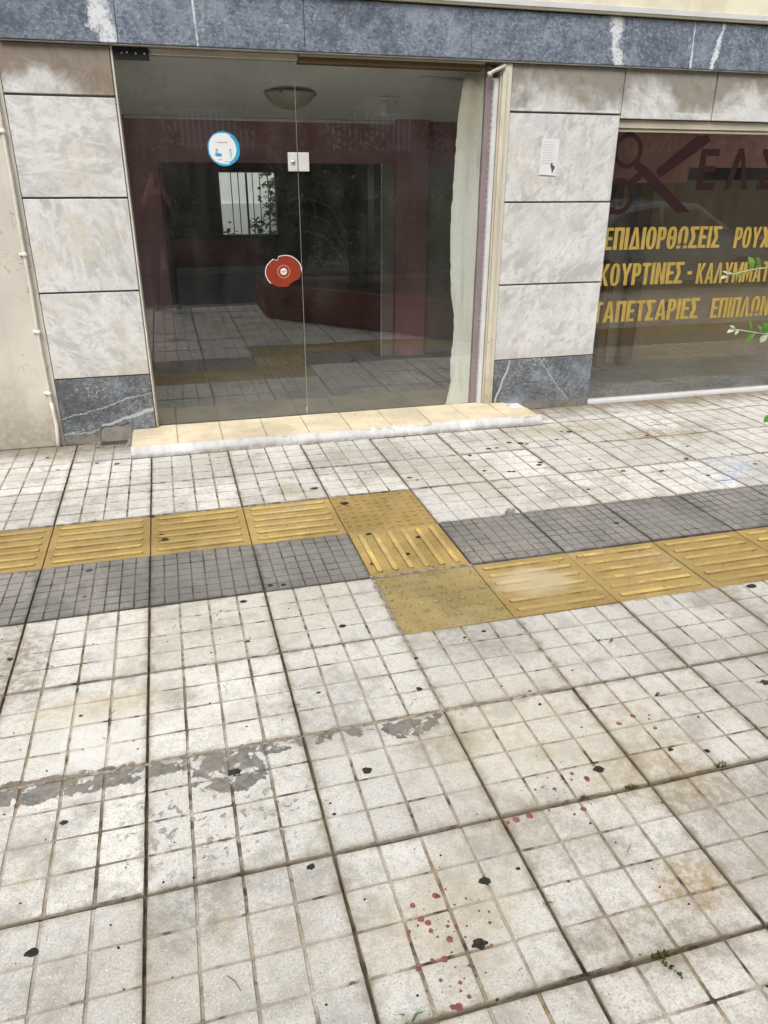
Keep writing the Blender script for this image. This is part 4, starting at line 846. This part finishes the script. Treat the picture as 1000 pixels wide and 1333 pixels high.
P = [([(2.868, 1.735), (3.005, 1.728), (3.01, 1.965), (2.875, 1.968)], 0)]
for k in range(9): P.append(([(2.885, 1.945-k*.017), (2.885+r_.uniform(.07, .108), 1.945-k*.017), (2.885+r_.uniform(.07, .108), 1.948-k*.017), (2.885, 1.948-k*.017)], 1))
P += [(rough(2.975, 1.775, .018, 13, .35, 8, .026), 2), (rough(2.962, 1.795, .009, 9, .4, 9, .018), 2), (rough(2.985, 1.755, .008, 9, .5, 10, .014), 0)]
tag(flat(P, None, FY-.004, .0004).build('paper_notice', ['paper', 'paper_print', 'ink']), 'weathered white paper notice glued to the right marble pillar', 'notice')

# ------------------------------------------------------------------ small debris and weeds on the pavement
r_ = random.Random(21)
def weed(name, x, y, n, hgt, spread, label, mat='moss', stem=False):
    mb = MB()
    for _ in range(n):
        a = r_.uniform(0, 6.28); rr = spread*r_.random()**.5; px, py = x+rr*math.cos(a)*1.5, y+rr*math.sin(a)*.6; h = hgt*r_.uniform(.4, 1); b = r_.uniform(0, 6.28); l = h*.7; wd = r_.uniform(.0012, .0028)
        dx, dy = math.cos(b), math.sin(b); o = len(mb.v)
        mb.v += [(px-dy*wd, py+dx*wd, -.004), (px+dy*wd, py-dx*wd, -.004), (px+dx*l*.4+dy*wd, py+dy*l*.4-dx*wd, h*.7), (px+dx*l*.4-dy*wd, py+dy*l*.4+dx*wd, h*.7), (px+dx*l, py+dy*l, h)]
        mb.f += [(o, o+1, o+2, o+3), (o+3, o+2, o+4)]; mb.i += [0, 0]; mb.sm += [False]*2
    if stem:
        for k in range(16):
            t = k/15; blob_mesh(mb, x-.004+t*.022+r_.gauss(0, .004), y-.01-t*.05+r_.gauss(0, .003), r_.uniform(.002, .005), .003, r_, 6, .002, .5)
    return tag(mb.build(name, [mat, 'soil']), label, 'weed')
weed('weed_tuft', 1.196, -.500, 38, .008, .015, 'mossy tuft with dark debris in the nearest slab joint on the right', 'moss', True)
weed('grass_tuft', .566, -.492, 5, .05, .006, 'few bright grass blades in a slab joint at the bottom edge', 'sprig_leaf')
weed('weed_tuft', 1.762, .012, 40, .010, .018, 'small mossy tuft in the dark joint at the far right of the white slabs')
weed('weed_tuft', 1.433, .004, 26, .008, .014, 'tiny mossy tuft in the dark joint left of the larger joint tuft')
weed('weed_tuft', 1.27, .002, 16, .007, .012, 'faint mossy tuft in the dark joint nearest the red paint drops')
weed('weed_tuft', 1.0, -.30, 10, .006, .01, 'faint mossy speck on a slab joint below the red paint drops')
def leaf_litter(x, y, s, label, mat='soil', a=0):
    mb = MB(); vs = []
    for k, (u, v, z) in enumerate(((-1, 0, .003), (-.4, .35, .010), (.3, .3, .007), (1, 0, .012), (.3, -.3, .003), (-.4, -.35, .005))): vs.append((x+s*(u*math.cos(a)-v*math.sin(a)), y+s*(u*math.sin(a)+v*math.cos(a)), z))
    mb.add(vs, [(0, 1, 5), (1, 2, 4, 5), (2, 3, 4)]); mb.tube([vs[0], (vs[0][0]-s*.5*math.cos(a), vs[0][1]-s*.5*math.sin(a), .004)], .0012, 4)
    tag(mb.build('dry_leaf', mat), label, 'leaf')
leaf_litter(1.80, .73, .016, 'small dry brown leaf on a white slab at the right', 'brown_wood', .6)
leaf_litter(2.205, .335, .022, 'curled dark leaf on the white slabs at the right edge', 'soil', -.3)
mb = MB(); 
for k in range(9): blob_mesh(mb, 1.936+r_.gauss(0, .012), 2.013+r_.gauss(0, .01), r_.uniform(.008, .016), r_.uniform(.008, .02), r_, 7, .002, .35)
tag(mb.build('litter_crumb', 'cement'), 'small grey crumb of litter where grey slabs meet the white ones', 'litter')
mb = MB()
for (x, y) in ((-.12, .79), (.47, 1.02), (.50, .66), (1.11, .9), (.27, .82), (.9, .56), (1.5, .9), (-.3, .62), (.2, -.3), (1.3, -.2), (2.0, 1.0), (.1, 1.3)):
    a = r_.uniform(0, 3.1); l = r_.uniform(.012, .03); mb.tube([(x-l*math.cos(a), y-l*math.sin(a), .003), (x+.004, y+.003, .0035), (x+l*math.cos(a), y+l*math.sin(a), .003)], .0008, 4)
o = mb.build('twig_litter', 'soil'); tag(o, 'thin dry twigs and pine needles scattered on the slabs', 'twigs', kind='stuff')

# ------------------------------------------------------------------ red planter beside the camera with its hedge
def planter(name, poly, h, label, z0=0):
    cx = sum(p[0] for p in poly)/len(poly); cy = sum(p[1] for p in poly)/len(poly)
    root = empty(name, (cx, cy, z0)); n = len(poly)
    for i in range(n):
        a, b = Vector(poly[i]), Vector(poly[(i+1) % n]); d = (b-a).normalized(); L = (b-a).length; ang = math.atan2(d.y, d.x); nrm = Vector((d.y, -d.x))
        for k in range(3):
            zz = .02+k*(h-.02)/3; o = MB().box(0, L, .0, .03, 0, (h-.02)/3-.012, 0, .004).build('board', 'planter_red', None, (a.x, a.y, z0+zz), (0, 0, ang)); under(o, root)
        for k in (1, 2):
            zz = .02+k*(h-.02)/3-.010; o = MB().box(.12, L-.12, -.003, .004, 0, .006).build('trim_line', 'planter_gold', None, (a.x, a.y, z0+zz), (0, 0, ang)); under(o, root)
    mb = MB().prism_z([(cx+(x-cx)*.97, cy+(y-cy)*.97) for x, y in poly], z0, z0+h-.06); under(mb.build('soil', 'soil'), root)
    tag(root, label, 'planter'); return root
PA = [(1.45, -1.93), (4.25, -1.93), (4.25, 1.44), (3.52, 1.44), (1.45, -.82)]
planter('planter_box', PA, .45, 'dark red boarded planter with gold lines beside the pavement, just right of the view')
planter('planter_box', [(.3, -8.6), (3.2, -8.6), (3.2, -7.35), (.3, -7.35)], .55, 'dark red boarded planter across the street')
def shrub(name, blobs, leaf, nl, label, cat, mat, seed, base, lower=None):
    r = random.Random(seed); mb = MB(); tot = sum(b[3]*b[4]*b[5] for b in blobs); pts = []
    for (x, y, z, rx, ry, rz) in blobs:
        for _ in range(int(nl*rx*ry*rz/tot)):
            v = Vector((r.gauss(0, 1), r.gauss(0, 1), r.gauss(0, 1))).normalized()*(r.random()**.25); p = Vector((x+v.x*rx, y+v.y*ry, z+v.z*rz))
            if mnoise.noise(p*2.6) > -.22: pts.append(p)
    leaves(mb, pts, leaf, r, 0, .7)
    root = empty(name, base); tag(root, label, cat); under(mb.build('foliage', mat), root)
    tb = MB()
    for (x, y, z, rx, ry, rz) in blobs: tb.tube([base, ((base[0]+x)/2+.04, (base[1]+y)/2, (base[2]+z)/2), (x, y, z+rz*.4)], [.022, .016, .006] if leaf < .1 else [.16, .12, .04], 7)
    under(tb.build('stem' if leaf < .1 else 'trunk', 'bark'), root); return root
shrub('hedge_shrub', [(2.15, -1.35, 1.05, .5, .45, .55), (1.75, -1.45, .95, .33, .38, .5)], .07, 3200, 'dense green hedge shrub at the road end of the red planter', 'shrub', 'hedge_leaf', 1, (1.95, -1.4, .39))
shrub('hedge_shrub', [(2.85, -.75, 1.1, .5, .55, .6), (2.5, -.9, 1.5, .35, .4, .4)], .07, 3200, 'dense green hedge shrub in the middle of the red planter', 'shrub', 'hedge_leaf', 2, (2.7, -.8, .39))
shrub('hedge_shrub', [(3.65, .25, 1.0, .45, .7, .5), (3.75, -.3, 1.3, .4, .5, .5)], .07, 3200, 'dense green hedge shrub at the far end of the red planter', 'shrub', 'hedge_leaf', 3, (3.65, .1, .39))
shrub('hedge_shrub', [(3.5, -1.3, 1.0, .6, .5, .5)], .07, 1800, 'dense green hedge shrub at the back corner of the red planter', 'shrub', 'hedge_leaf', 4, (3.5, -1.3, .39))
# the shrub whose sprigs reach into view
root = empty('leafy_shrub', (2.42, -.05, .39)); tag(root, 'leafy shrub whose bright green sprigs reach in at the right edge', 'shrub')
r = random.Random(9)
def leaf_at(mb, p, d, s, w=.42, mi=0, nrm=None):
    d = Vector(d).normalized(); n_ = Vector(nrm or (0, -.6, 1)); q = d.cross(n_).normalized(); n_ = q.cross(d)
    p = Vector(p); o = len(mb.v); prof = ((0, 0), (.18, .55), (.45, 1), (.75, .75), (1, 0))
    mid = [p+d*s*t+n_*s*(.10*math.sin(t*3.1)) for t, _ in prof]; L_ = [m+q*s*w*.5*k_+n_*s*.07*k_ for m, (t, k_) in zip(mid, prof)]; R_ = [m-q*s*w*.5*k_+n_*s*.07*k_ for m, (t, k_) in zip(mid, prof)]
    mb.v += [tuple(v) for v in mid+L_[1:4]+R_[1:4]]
    m = lambda k: o+k; l = lambda k: o+4+k; rr = lambda k: o+7+k
    for f in ((m(0), m(1), l(1)), (m(0), rr(1), m(1)), (m(1), m(2), l(2), l(1)), (m(2), m(1), rr(1), rr(2)), (m(2), m(3), l(3), l(2)), (m(3), m(2), rr(2), rr(3)), (m(3), m(4), l(3)), (m(4), m(3), rr(3))):
        mb.f.append(f); mb.i.append(mi); mb.sm.append(False)
def sprig(path, n0, seed, big=1):
    r = random.Random(seed); mb = MB(); pts = [Vector(p) for p in path]; k = len(pts)
    mb.tube(pts, [.0035*(1-.65*i/(k-1)) for i in range(k)], 6, 1)
    return mb, pts
def branch(path, ls, name='branch'):
    mb, pts = sprig(path, 0, 0)
    for (t, d, s, w, mi) in ls:
        q = t*(len(pts)-1); a = int(min(q, len(pts)-1.001)); leaf_at(mb, pts[a].lerp(pts[a+1], q-a), d, s, w, mi)
    under(mb.build(name, ['sprig_leaf', 'sprig_pale', 'sprig_pale']), root)
# tube material index 1 = pale green stem
branch([(2.40, -.05, .6), (2.35, .02, 1.1), (2.15, .12, 1.40), (1.95, .20, 1.475), (1.80, .245, 1.498), (1.73, .255, 1.490), (1.665, .265, 1.476)],
       [(.80, (-.3, .1, 1), 0.0324, .62, 0), (.84, (-.2, .3, .8), 0.0360, .75, 0), (.90, (-.6, 0, -.5), 0.0245, .4, 0), (1, (-1, .1, .5), 0.0216, .5, 1), (1, (-1, .2, -.5), 0.0230, .5, 1), (.97, (-.8, -.2, .1), 0.0180, .5, 1), (.68, (.1, .3, 1), .05, .6, 0), (.62, (-.2, .1, -1), .05, .6, 0), (.74, (-.2, -.3, .9), .04, .5, 0)])
branch([(2.40, -.05, .55), (2.33, 0, .95), (2.12, .08, 1.24), (1.93, .14, 1.31), (1.80, .18, 1.328), (1.74, .19, 1.333), (1.665, .20, 1.345)],
       [(.80, (-.2, .2, 1), 0.0302, .8, 0), (.83, (-.5, .2, .8), 0.0245, .8, 0), (.87, (-.9, -.1, -.8), 0.0432, .30, 0), (.91, (-.1, .1, 1), 0.0288, .28, 0), (.76, (.6, .1, -.4), 0.0288, .5, 0), (.78, (-.3, .2, -.6), 0.0288, .6, 2), (1, (-1, .1, .45), 0.0216, .55, 1), (1, (-1, .1, -.35), 0.0245, .5, 1), (.98, (-.6, 0, -.8), 0.0158, .5, 1), (.66, (.1, .2, 1), .05, .7, 0), (.7, (-.1, .2, -1), .05, .6, 0)])
branch([(2.40, -.08, .5), (2.30, -.04, .85), (2.08, .03, 1.07), (1.90, .07, 1.125), (1.80, .08, 1.14), (1.735, .085, 1.138)],
       [(.95, (-.4, -.1, -.9), 0.0288, .5, 0), (1, (-.8, 0, -.7), 0.0302, .6, 0), (1, (-.6, 0, .6), 0.0187, .5, 1), (.93, (.2, .2, .9), 0.0245, .6, 0), (.97, (-.9, .1, -.1), 0.0202, .5, 1), (.85, (.1, .2, 1), .05, .6, 0), (.8, (0, 0, -1), .05, .6, 0)])
mb = MB(); pts = []
for _ in range(900):
    v = Vector((r.gauss(0, 1), r.gauss(0, 1), r.gauss(0, 1))).normalized()*(r.random()**.3); pts.append((2.50+v.x*.30, -.22+v.y*.30, .95+v.z*.45))
leaves(mb, pts, .05, r, 0, .7); under(mb.build('foliage', 'hedge_leaf'), root)

# ------------------------------------------------------------------ across the street
def car(x, y, paint, label, rz=0):
    root = empty('parked_car', (x, y, -.12), rz)
    prof = [(-2.05, .30), (-2.08, .62), (-2.0, .86), (-1.75, .93), (-1.55, 1.0), (-1.05, 1.38), (-.3, 1.47), (.45, 1.42), (1.15, .98), (1.85, .82), (2.08, .62), (2.1, .32), (1.75, .22), (-1.7, .22)]
    mb = MB(); n = len(prof); secs = []
    for (yy, kx, kz) in ((-.84, .985, .0), (-.80, .995, .02), (-.5, 1, .03), (0, 1, .035), (.5, 1, .03), (.80, .995, .02), (.84, .985, .0)):
        row = []
        for px, pz in prof:
            inset = 1 if pz < .95 else 1-(pz-.95)*.32
            row.append((px*kx, yy*inset, pz+(kz if pz > .8 else 0)))
        secs.append(row)
    vs = [p for s_ in secs for p in s_]
    fs = [(a*n+i, a*n+(i+1) % n, (a+1)*n+(i+1) % n, (a+1)*n+i) for a in range(6) for i in range(n)]+[tuple(range(n-1, -1, -1)), tuple(range(6*n, 7*n))]
    mb.add(vs, fs); body = mb.build('body', paint, root)
    for s_ in (-1, 1):
        for poly in ([(-1.40, 1.0), (-1.05, 1.30), (-.35, 1.40), (-.30, 1.0)], [(-.22, 1.0), (-.25, 1.40), (.42, 1.36), (1.02, .99)]):
            v = [(px, s_*(.852*(1-(pz-.95)*.32 if pz > .95 else 1)), pz) for px, pz in poly]+[(px, s_*(.80*(1-(pz-.95)*.32)), pz) for px, pz in poly]
            MB().add(v, [(0, 1, 2, 3), (7, 6, 5, 4)]+[(k, k+4, (k+1) % 4+4, (k+1) % 4) for k in range(4)]).build('side_window', 'car_glass', root)
        MB().box(.72, .88, s_*.90-.05, s_*.90+.05, .98, 1.08, 0, .02).build('mirror', paint, root)
        MB().box(1.95, 2.09, s_*.62-.16, s_*.62+.16, .60, .74, 0, .02).build('headlight', 'lamp_clear', root); MB().box(-2.09, -2.0, s_*.65-.13, s_*.65+.13, .66, .84, 0, .02).build('tail_light', 'tail_red', root)
        for px in (-1.3, 1.35):
            w_ = MB().lathe([(0, -.09), (.27, -.09), (.31, -.06), (.31, .06), (.27, .09), (0, .09)], 24, (px, s_*.76, .31), 0, 'Y').build('tyre', 'rubber', root)
            MB().lathe([(0, s_*.02-.085), (.19, s_*.02-.085), (.2, s_*.02), (.19, s_*.02+.085), (0, s_*.02+.085)], 16, (px, s_*.765, .31), 0, 'Y').build('rim', 'steel', root)
    for nm, a, b in (('windscreen', (1.10, 1.035), (.50, 1.435)), ('rear_window', (-1.52, 1.045), (-1.10, 1.385))):
        o_ = .012; v = [(a[0], -.70, a[1]+o_), (a[0], .70, a[1]+o_), (b[0], .60, b[1]+o_), (b[0], -.60, b[1]+o_)]; v += [(p[0], p[1], p[2]-.02) for p in v]
        MB().add(v, [(0, 1, 2, 3), (7, 6, 5, 4)]+[(k, k+4, (k+1) % 4+4, (k+1) % 4) for k in range(4)]).build(nm, 'car_glass', root)
    tag(root, label, 'car', 'cars parked along the kerb')
car(8.6, -3.1, 'car_silver', 'silver hatchback parked at the near kerb, reflected in the right shop window')
car(13.6, -3.1, 'car_white', 'white hatchback parked at the near kerb behind the silver one', math.pi)
far = empty('apartment_building', (4, -15, 0)); tag(far, 'grey apartment block across the street with white balcony railings', 'building')
under(box('wall', -30, 38, -24, -15.0, 0, 15, 'house_wall'), far)
for fl in range(5):
    z = 3.0*fl
    for k in range(16):
        x = -26+k*4
        o = under(box('window', x, x+1.4, -15.0, -14.94, z+.9 if fl else .3, z+2.4, 'window_dark'), far)
        under(box('shutter', x-.7, x-.02, -15.0, -14.93, z+.9 if fl else .3, z+2.4, 'shutter'), far)
balc = [(.4, 2.9), (5.0, 7.4), (14.5, 20.5), (-7, -3)]
for (x0, x1) in balc:
    under(box('balcony_slab', x0-.1, x1+.1, -15.0, -13.7, 2.25, 2.42, 'house_soffit'), far)
    mb = MB(); mb.box(x0, x1, -13.78, -13.74, 3.33, 3.38); mb.box(x0, x1, -13.78, -13.74, 2.50, 2.54)
    n = int((x1-x0)/.155)
    for k in range(n+1): xx = x0+(x1-x0)*k/n; mb.box(xx-.024, xx+.024, -13.775, -13.745, 2.42, 3.33)
    under(mb.build('railing', 'railing_white'), far)
tr = [(-6, -10.2, 5.5), (-1.2, -10.6, 6), (3.6, -10.4, 5.2), (8.5, -11, 6), (15, -10.6, 5.5), (22, -10.6, 6)]
TL = ['leftmost street tree across the road', 'broad street tree across the road behind the photographer', 'dark street tree above the far red planter', 'street tree across the road beyond the silver car', 'street tree across the road beyond the white car', 'rightmost street tree across the road']
for i, (x, y, h) in enumerate(tr):
    q = random.Random(i); bl_ = [(x+q.uniform(-1.2, 1.2), y+q.uniform(-.8, .8), h*.62+q.uniform(-1.2, 1.4), q.uniform(.9, 1.5), q.uniform(.9, 1.4), q.uniform(.7, 1.2)) for _ in range(6)]
    t = shrub('street_tree', bl_, .22, 3600, TL[i], 'tree', 'tree_leaf', 30+i, (x, y, 0)); t['group'] = 'street trees across the road'
shrub('hedge_shrub', [(1.0, -8, .95, .7, .45, .5), (2.2, -8, 1.0, .8, .45, .55)], .09, 3000, 'low hedge in the red planter across the street', 'shrub', 'hedge_leaf', 51, (1.6, -8, .48))

# ------------------------------------------------------------------ the photographer (reflected in the glass door)
def skin(name, joints, edges, mat, parent, root_i=0, sub=2):
    me = bpy.data.meshes.new(name); me.from_pydata([j[0] for j in joints], edges, []); o = bpy.data.objects.new(name, me); COL.objects.link(o)
    o.modifiers.new('skin', 'SKIN'); sd_ = me.skin_vertices[0].data
    for i, j in enumerate(joints): sd_[i].radius = j[1] if isinstance(j[1], tuple) else (j[1], j[1])
    sd_[root_i].use_root = True
    if sub: o.modifiers.new('sub', 'SUBSURF').levels = sub
    bpy.context.view_layer.update(); m2 = bpy.data.meshes.new_from_object(o.evaluated_get(bpy.context.evaluated_depsgraph_get())); bpy.data.objects.remove(o)
    m2.materials.clear(); m2.materials.append(MATS[mat]); m2.polygons.foreach_set('use_smooth', [True]*len(m2.polygons)); return link(name, m2, parent)
X0, Y0 = .20, -1.93
per = empty('person', (X0, Y0, 0)); tag(per, 'person in dark clothes holding up a phone, reflected in the glass door', 'person')
V = lambda x, y, z: (x, y, z)
J = [(V(0, 0, .95), (.15, .11)), (V(0, 0, 1.12), (.135, .10)), (V(0, -.01, 1.32), (.165, .11)), (V(0, 0, 1.45), (.11, .085)), (V(0, .01, 1.54), .055), (V(0, .02, 1.62), (.072, .085)), (V(0, .025, 1.71), (.078, .095)), (V(0, .015, 1.765), (.055, .07)),
     (V(.19, 0, 1.42), .062), (V(.25, .10, 1.22), .048), (V(.235, .17, 1.14), .043), (V(.12, .33, 1.50), .034), (V(.075, .365, 1.60), .026), (V(.065, .372, 1.645), (.016, .036)),
     (V(-.19, 0, 1.42), .062), (V(-.25, .10, 1.22), .048), (V(-.235, .17, 1.14), .043), (V(-.12, .33, 1.50), .034), (V(-.075, .365, 1.60), .026), (V(-.065, .372, 1.645), (.016, .036)),
     (V(.09, 0, .86), .095), (V(.11, .015, .50), .062), (V(.115, .01, .46), .06), (V(.12, -.02, .10), .04), (V(.125, .06, .04), (.04, .03)), (V(.13, .15, .03), (.04, .022)),
     (V(-.09, 0, .86), .095), (V(-.12, .02, .50), .062), (V(-.125, .015, .46), .06), (V(-.14, -.02, .10), .04), (V(-.145, .06, .04), (.04, .03)), (V(-.155, .15, .03), (.04, .022))]
Eg = [(0, 1), (1, 2), (2, 3), (3, 4), (4, 5), (5, 6), (6, 7), (3, 8), (8, 9), (9, 10), (10, 11), (11, 12), (12, 13), (3, 14), (14, 15), (15, 16), (16, 17), (17, 18), (18, 19), (0, 20), (20, 21), (21, 22), (22, 23), (23, 24), (24, 25), (0, 26), (26, 27), (27, 28), (28, 29), (29, 30), (30, 31)]
bd = skin('body', J, Eg, 'skin', per)
for m_ in ('shirt', 'trousers', 'shoe', 'hair'): bd.data.materials.append(MATS[m_])
for p in bd.data.polygons:
    c = p.center; ax = abs(c.x)
    if c.z < .075: p.material_index = 3
    elif c.z < .97: p.material_index = 2
    elif c.z < 1.50 and not (c.y > .30): p.material_index = 1
    elif c.y > .12 and c.y < .30 and c.z < 1.56: p.material_index = 1
    elif c.z > 1.70 and c.y < .07 or (c.z > 1.58 and c.y < -.02) or c.z > 1.77: p.material_index = 4
for s_ in (-1, 1):
    for k in range(4):
        z = 1.672-k*.019; x = s_*.066
        skin('finger', [(V(x, .366, z-.006), .009), (V(s_*.072, .392, z), .009), (V(s_*.060, .408, z+.002), .008), (V(s_*.042, .412, z+.003), .007)], [(0, 1), (1, 2), (2, 3)], 'skin', per)
    skin('thumb', [(V(s_*.066, .36, 1.622), .011), (V(s_*.056, .355, 1.655), .010), (V(s_*.040, .358, 1.672), .008)], [(0, 1), (1, 2)], 'skin', per)
    MB().lathe([(0, -.014), (.012, -.010), (.016, 0), (.012, .010), (0, .014)], 12, (s_*.031, .105, 1.655), 0, 'Y').build('eye', 'sticker_white', per)
    MB().lathe([(0, -.03), (.010, -.02), (.013, 0), (.010, .022), (0, .03)], 10, (s_*.083, .015, 1.655)).build('ear', 'skin', per)
MB().add([(-.012, .100, 1.66), (.012, .100, 1.66), (.018, .108, 1.615), (-.018, .108, 1.615), (0, .138, 1.622), (0, .108, 1.665)], [(0, 3, 4, 5), (1, 5, 4, 2), (3, 2, 4)]).build('nose', 'skin', per)
MB().box(-.022, .022, .098, .106, 1.582, 1.592, 0, .003).build('mouth', 'sticker_red', per)
ph = MB().box(-.038, .038, .384, .393, 1.60, 1.76, 0, .003); pho = ph.build('phone', 'black_metal', None, (X0+.023, Y0, 0)); tag(pho, 'black phone held up in both hands by the reflected person', 'phone')
pho.location = (X0+.023, Y0+.0, 0)
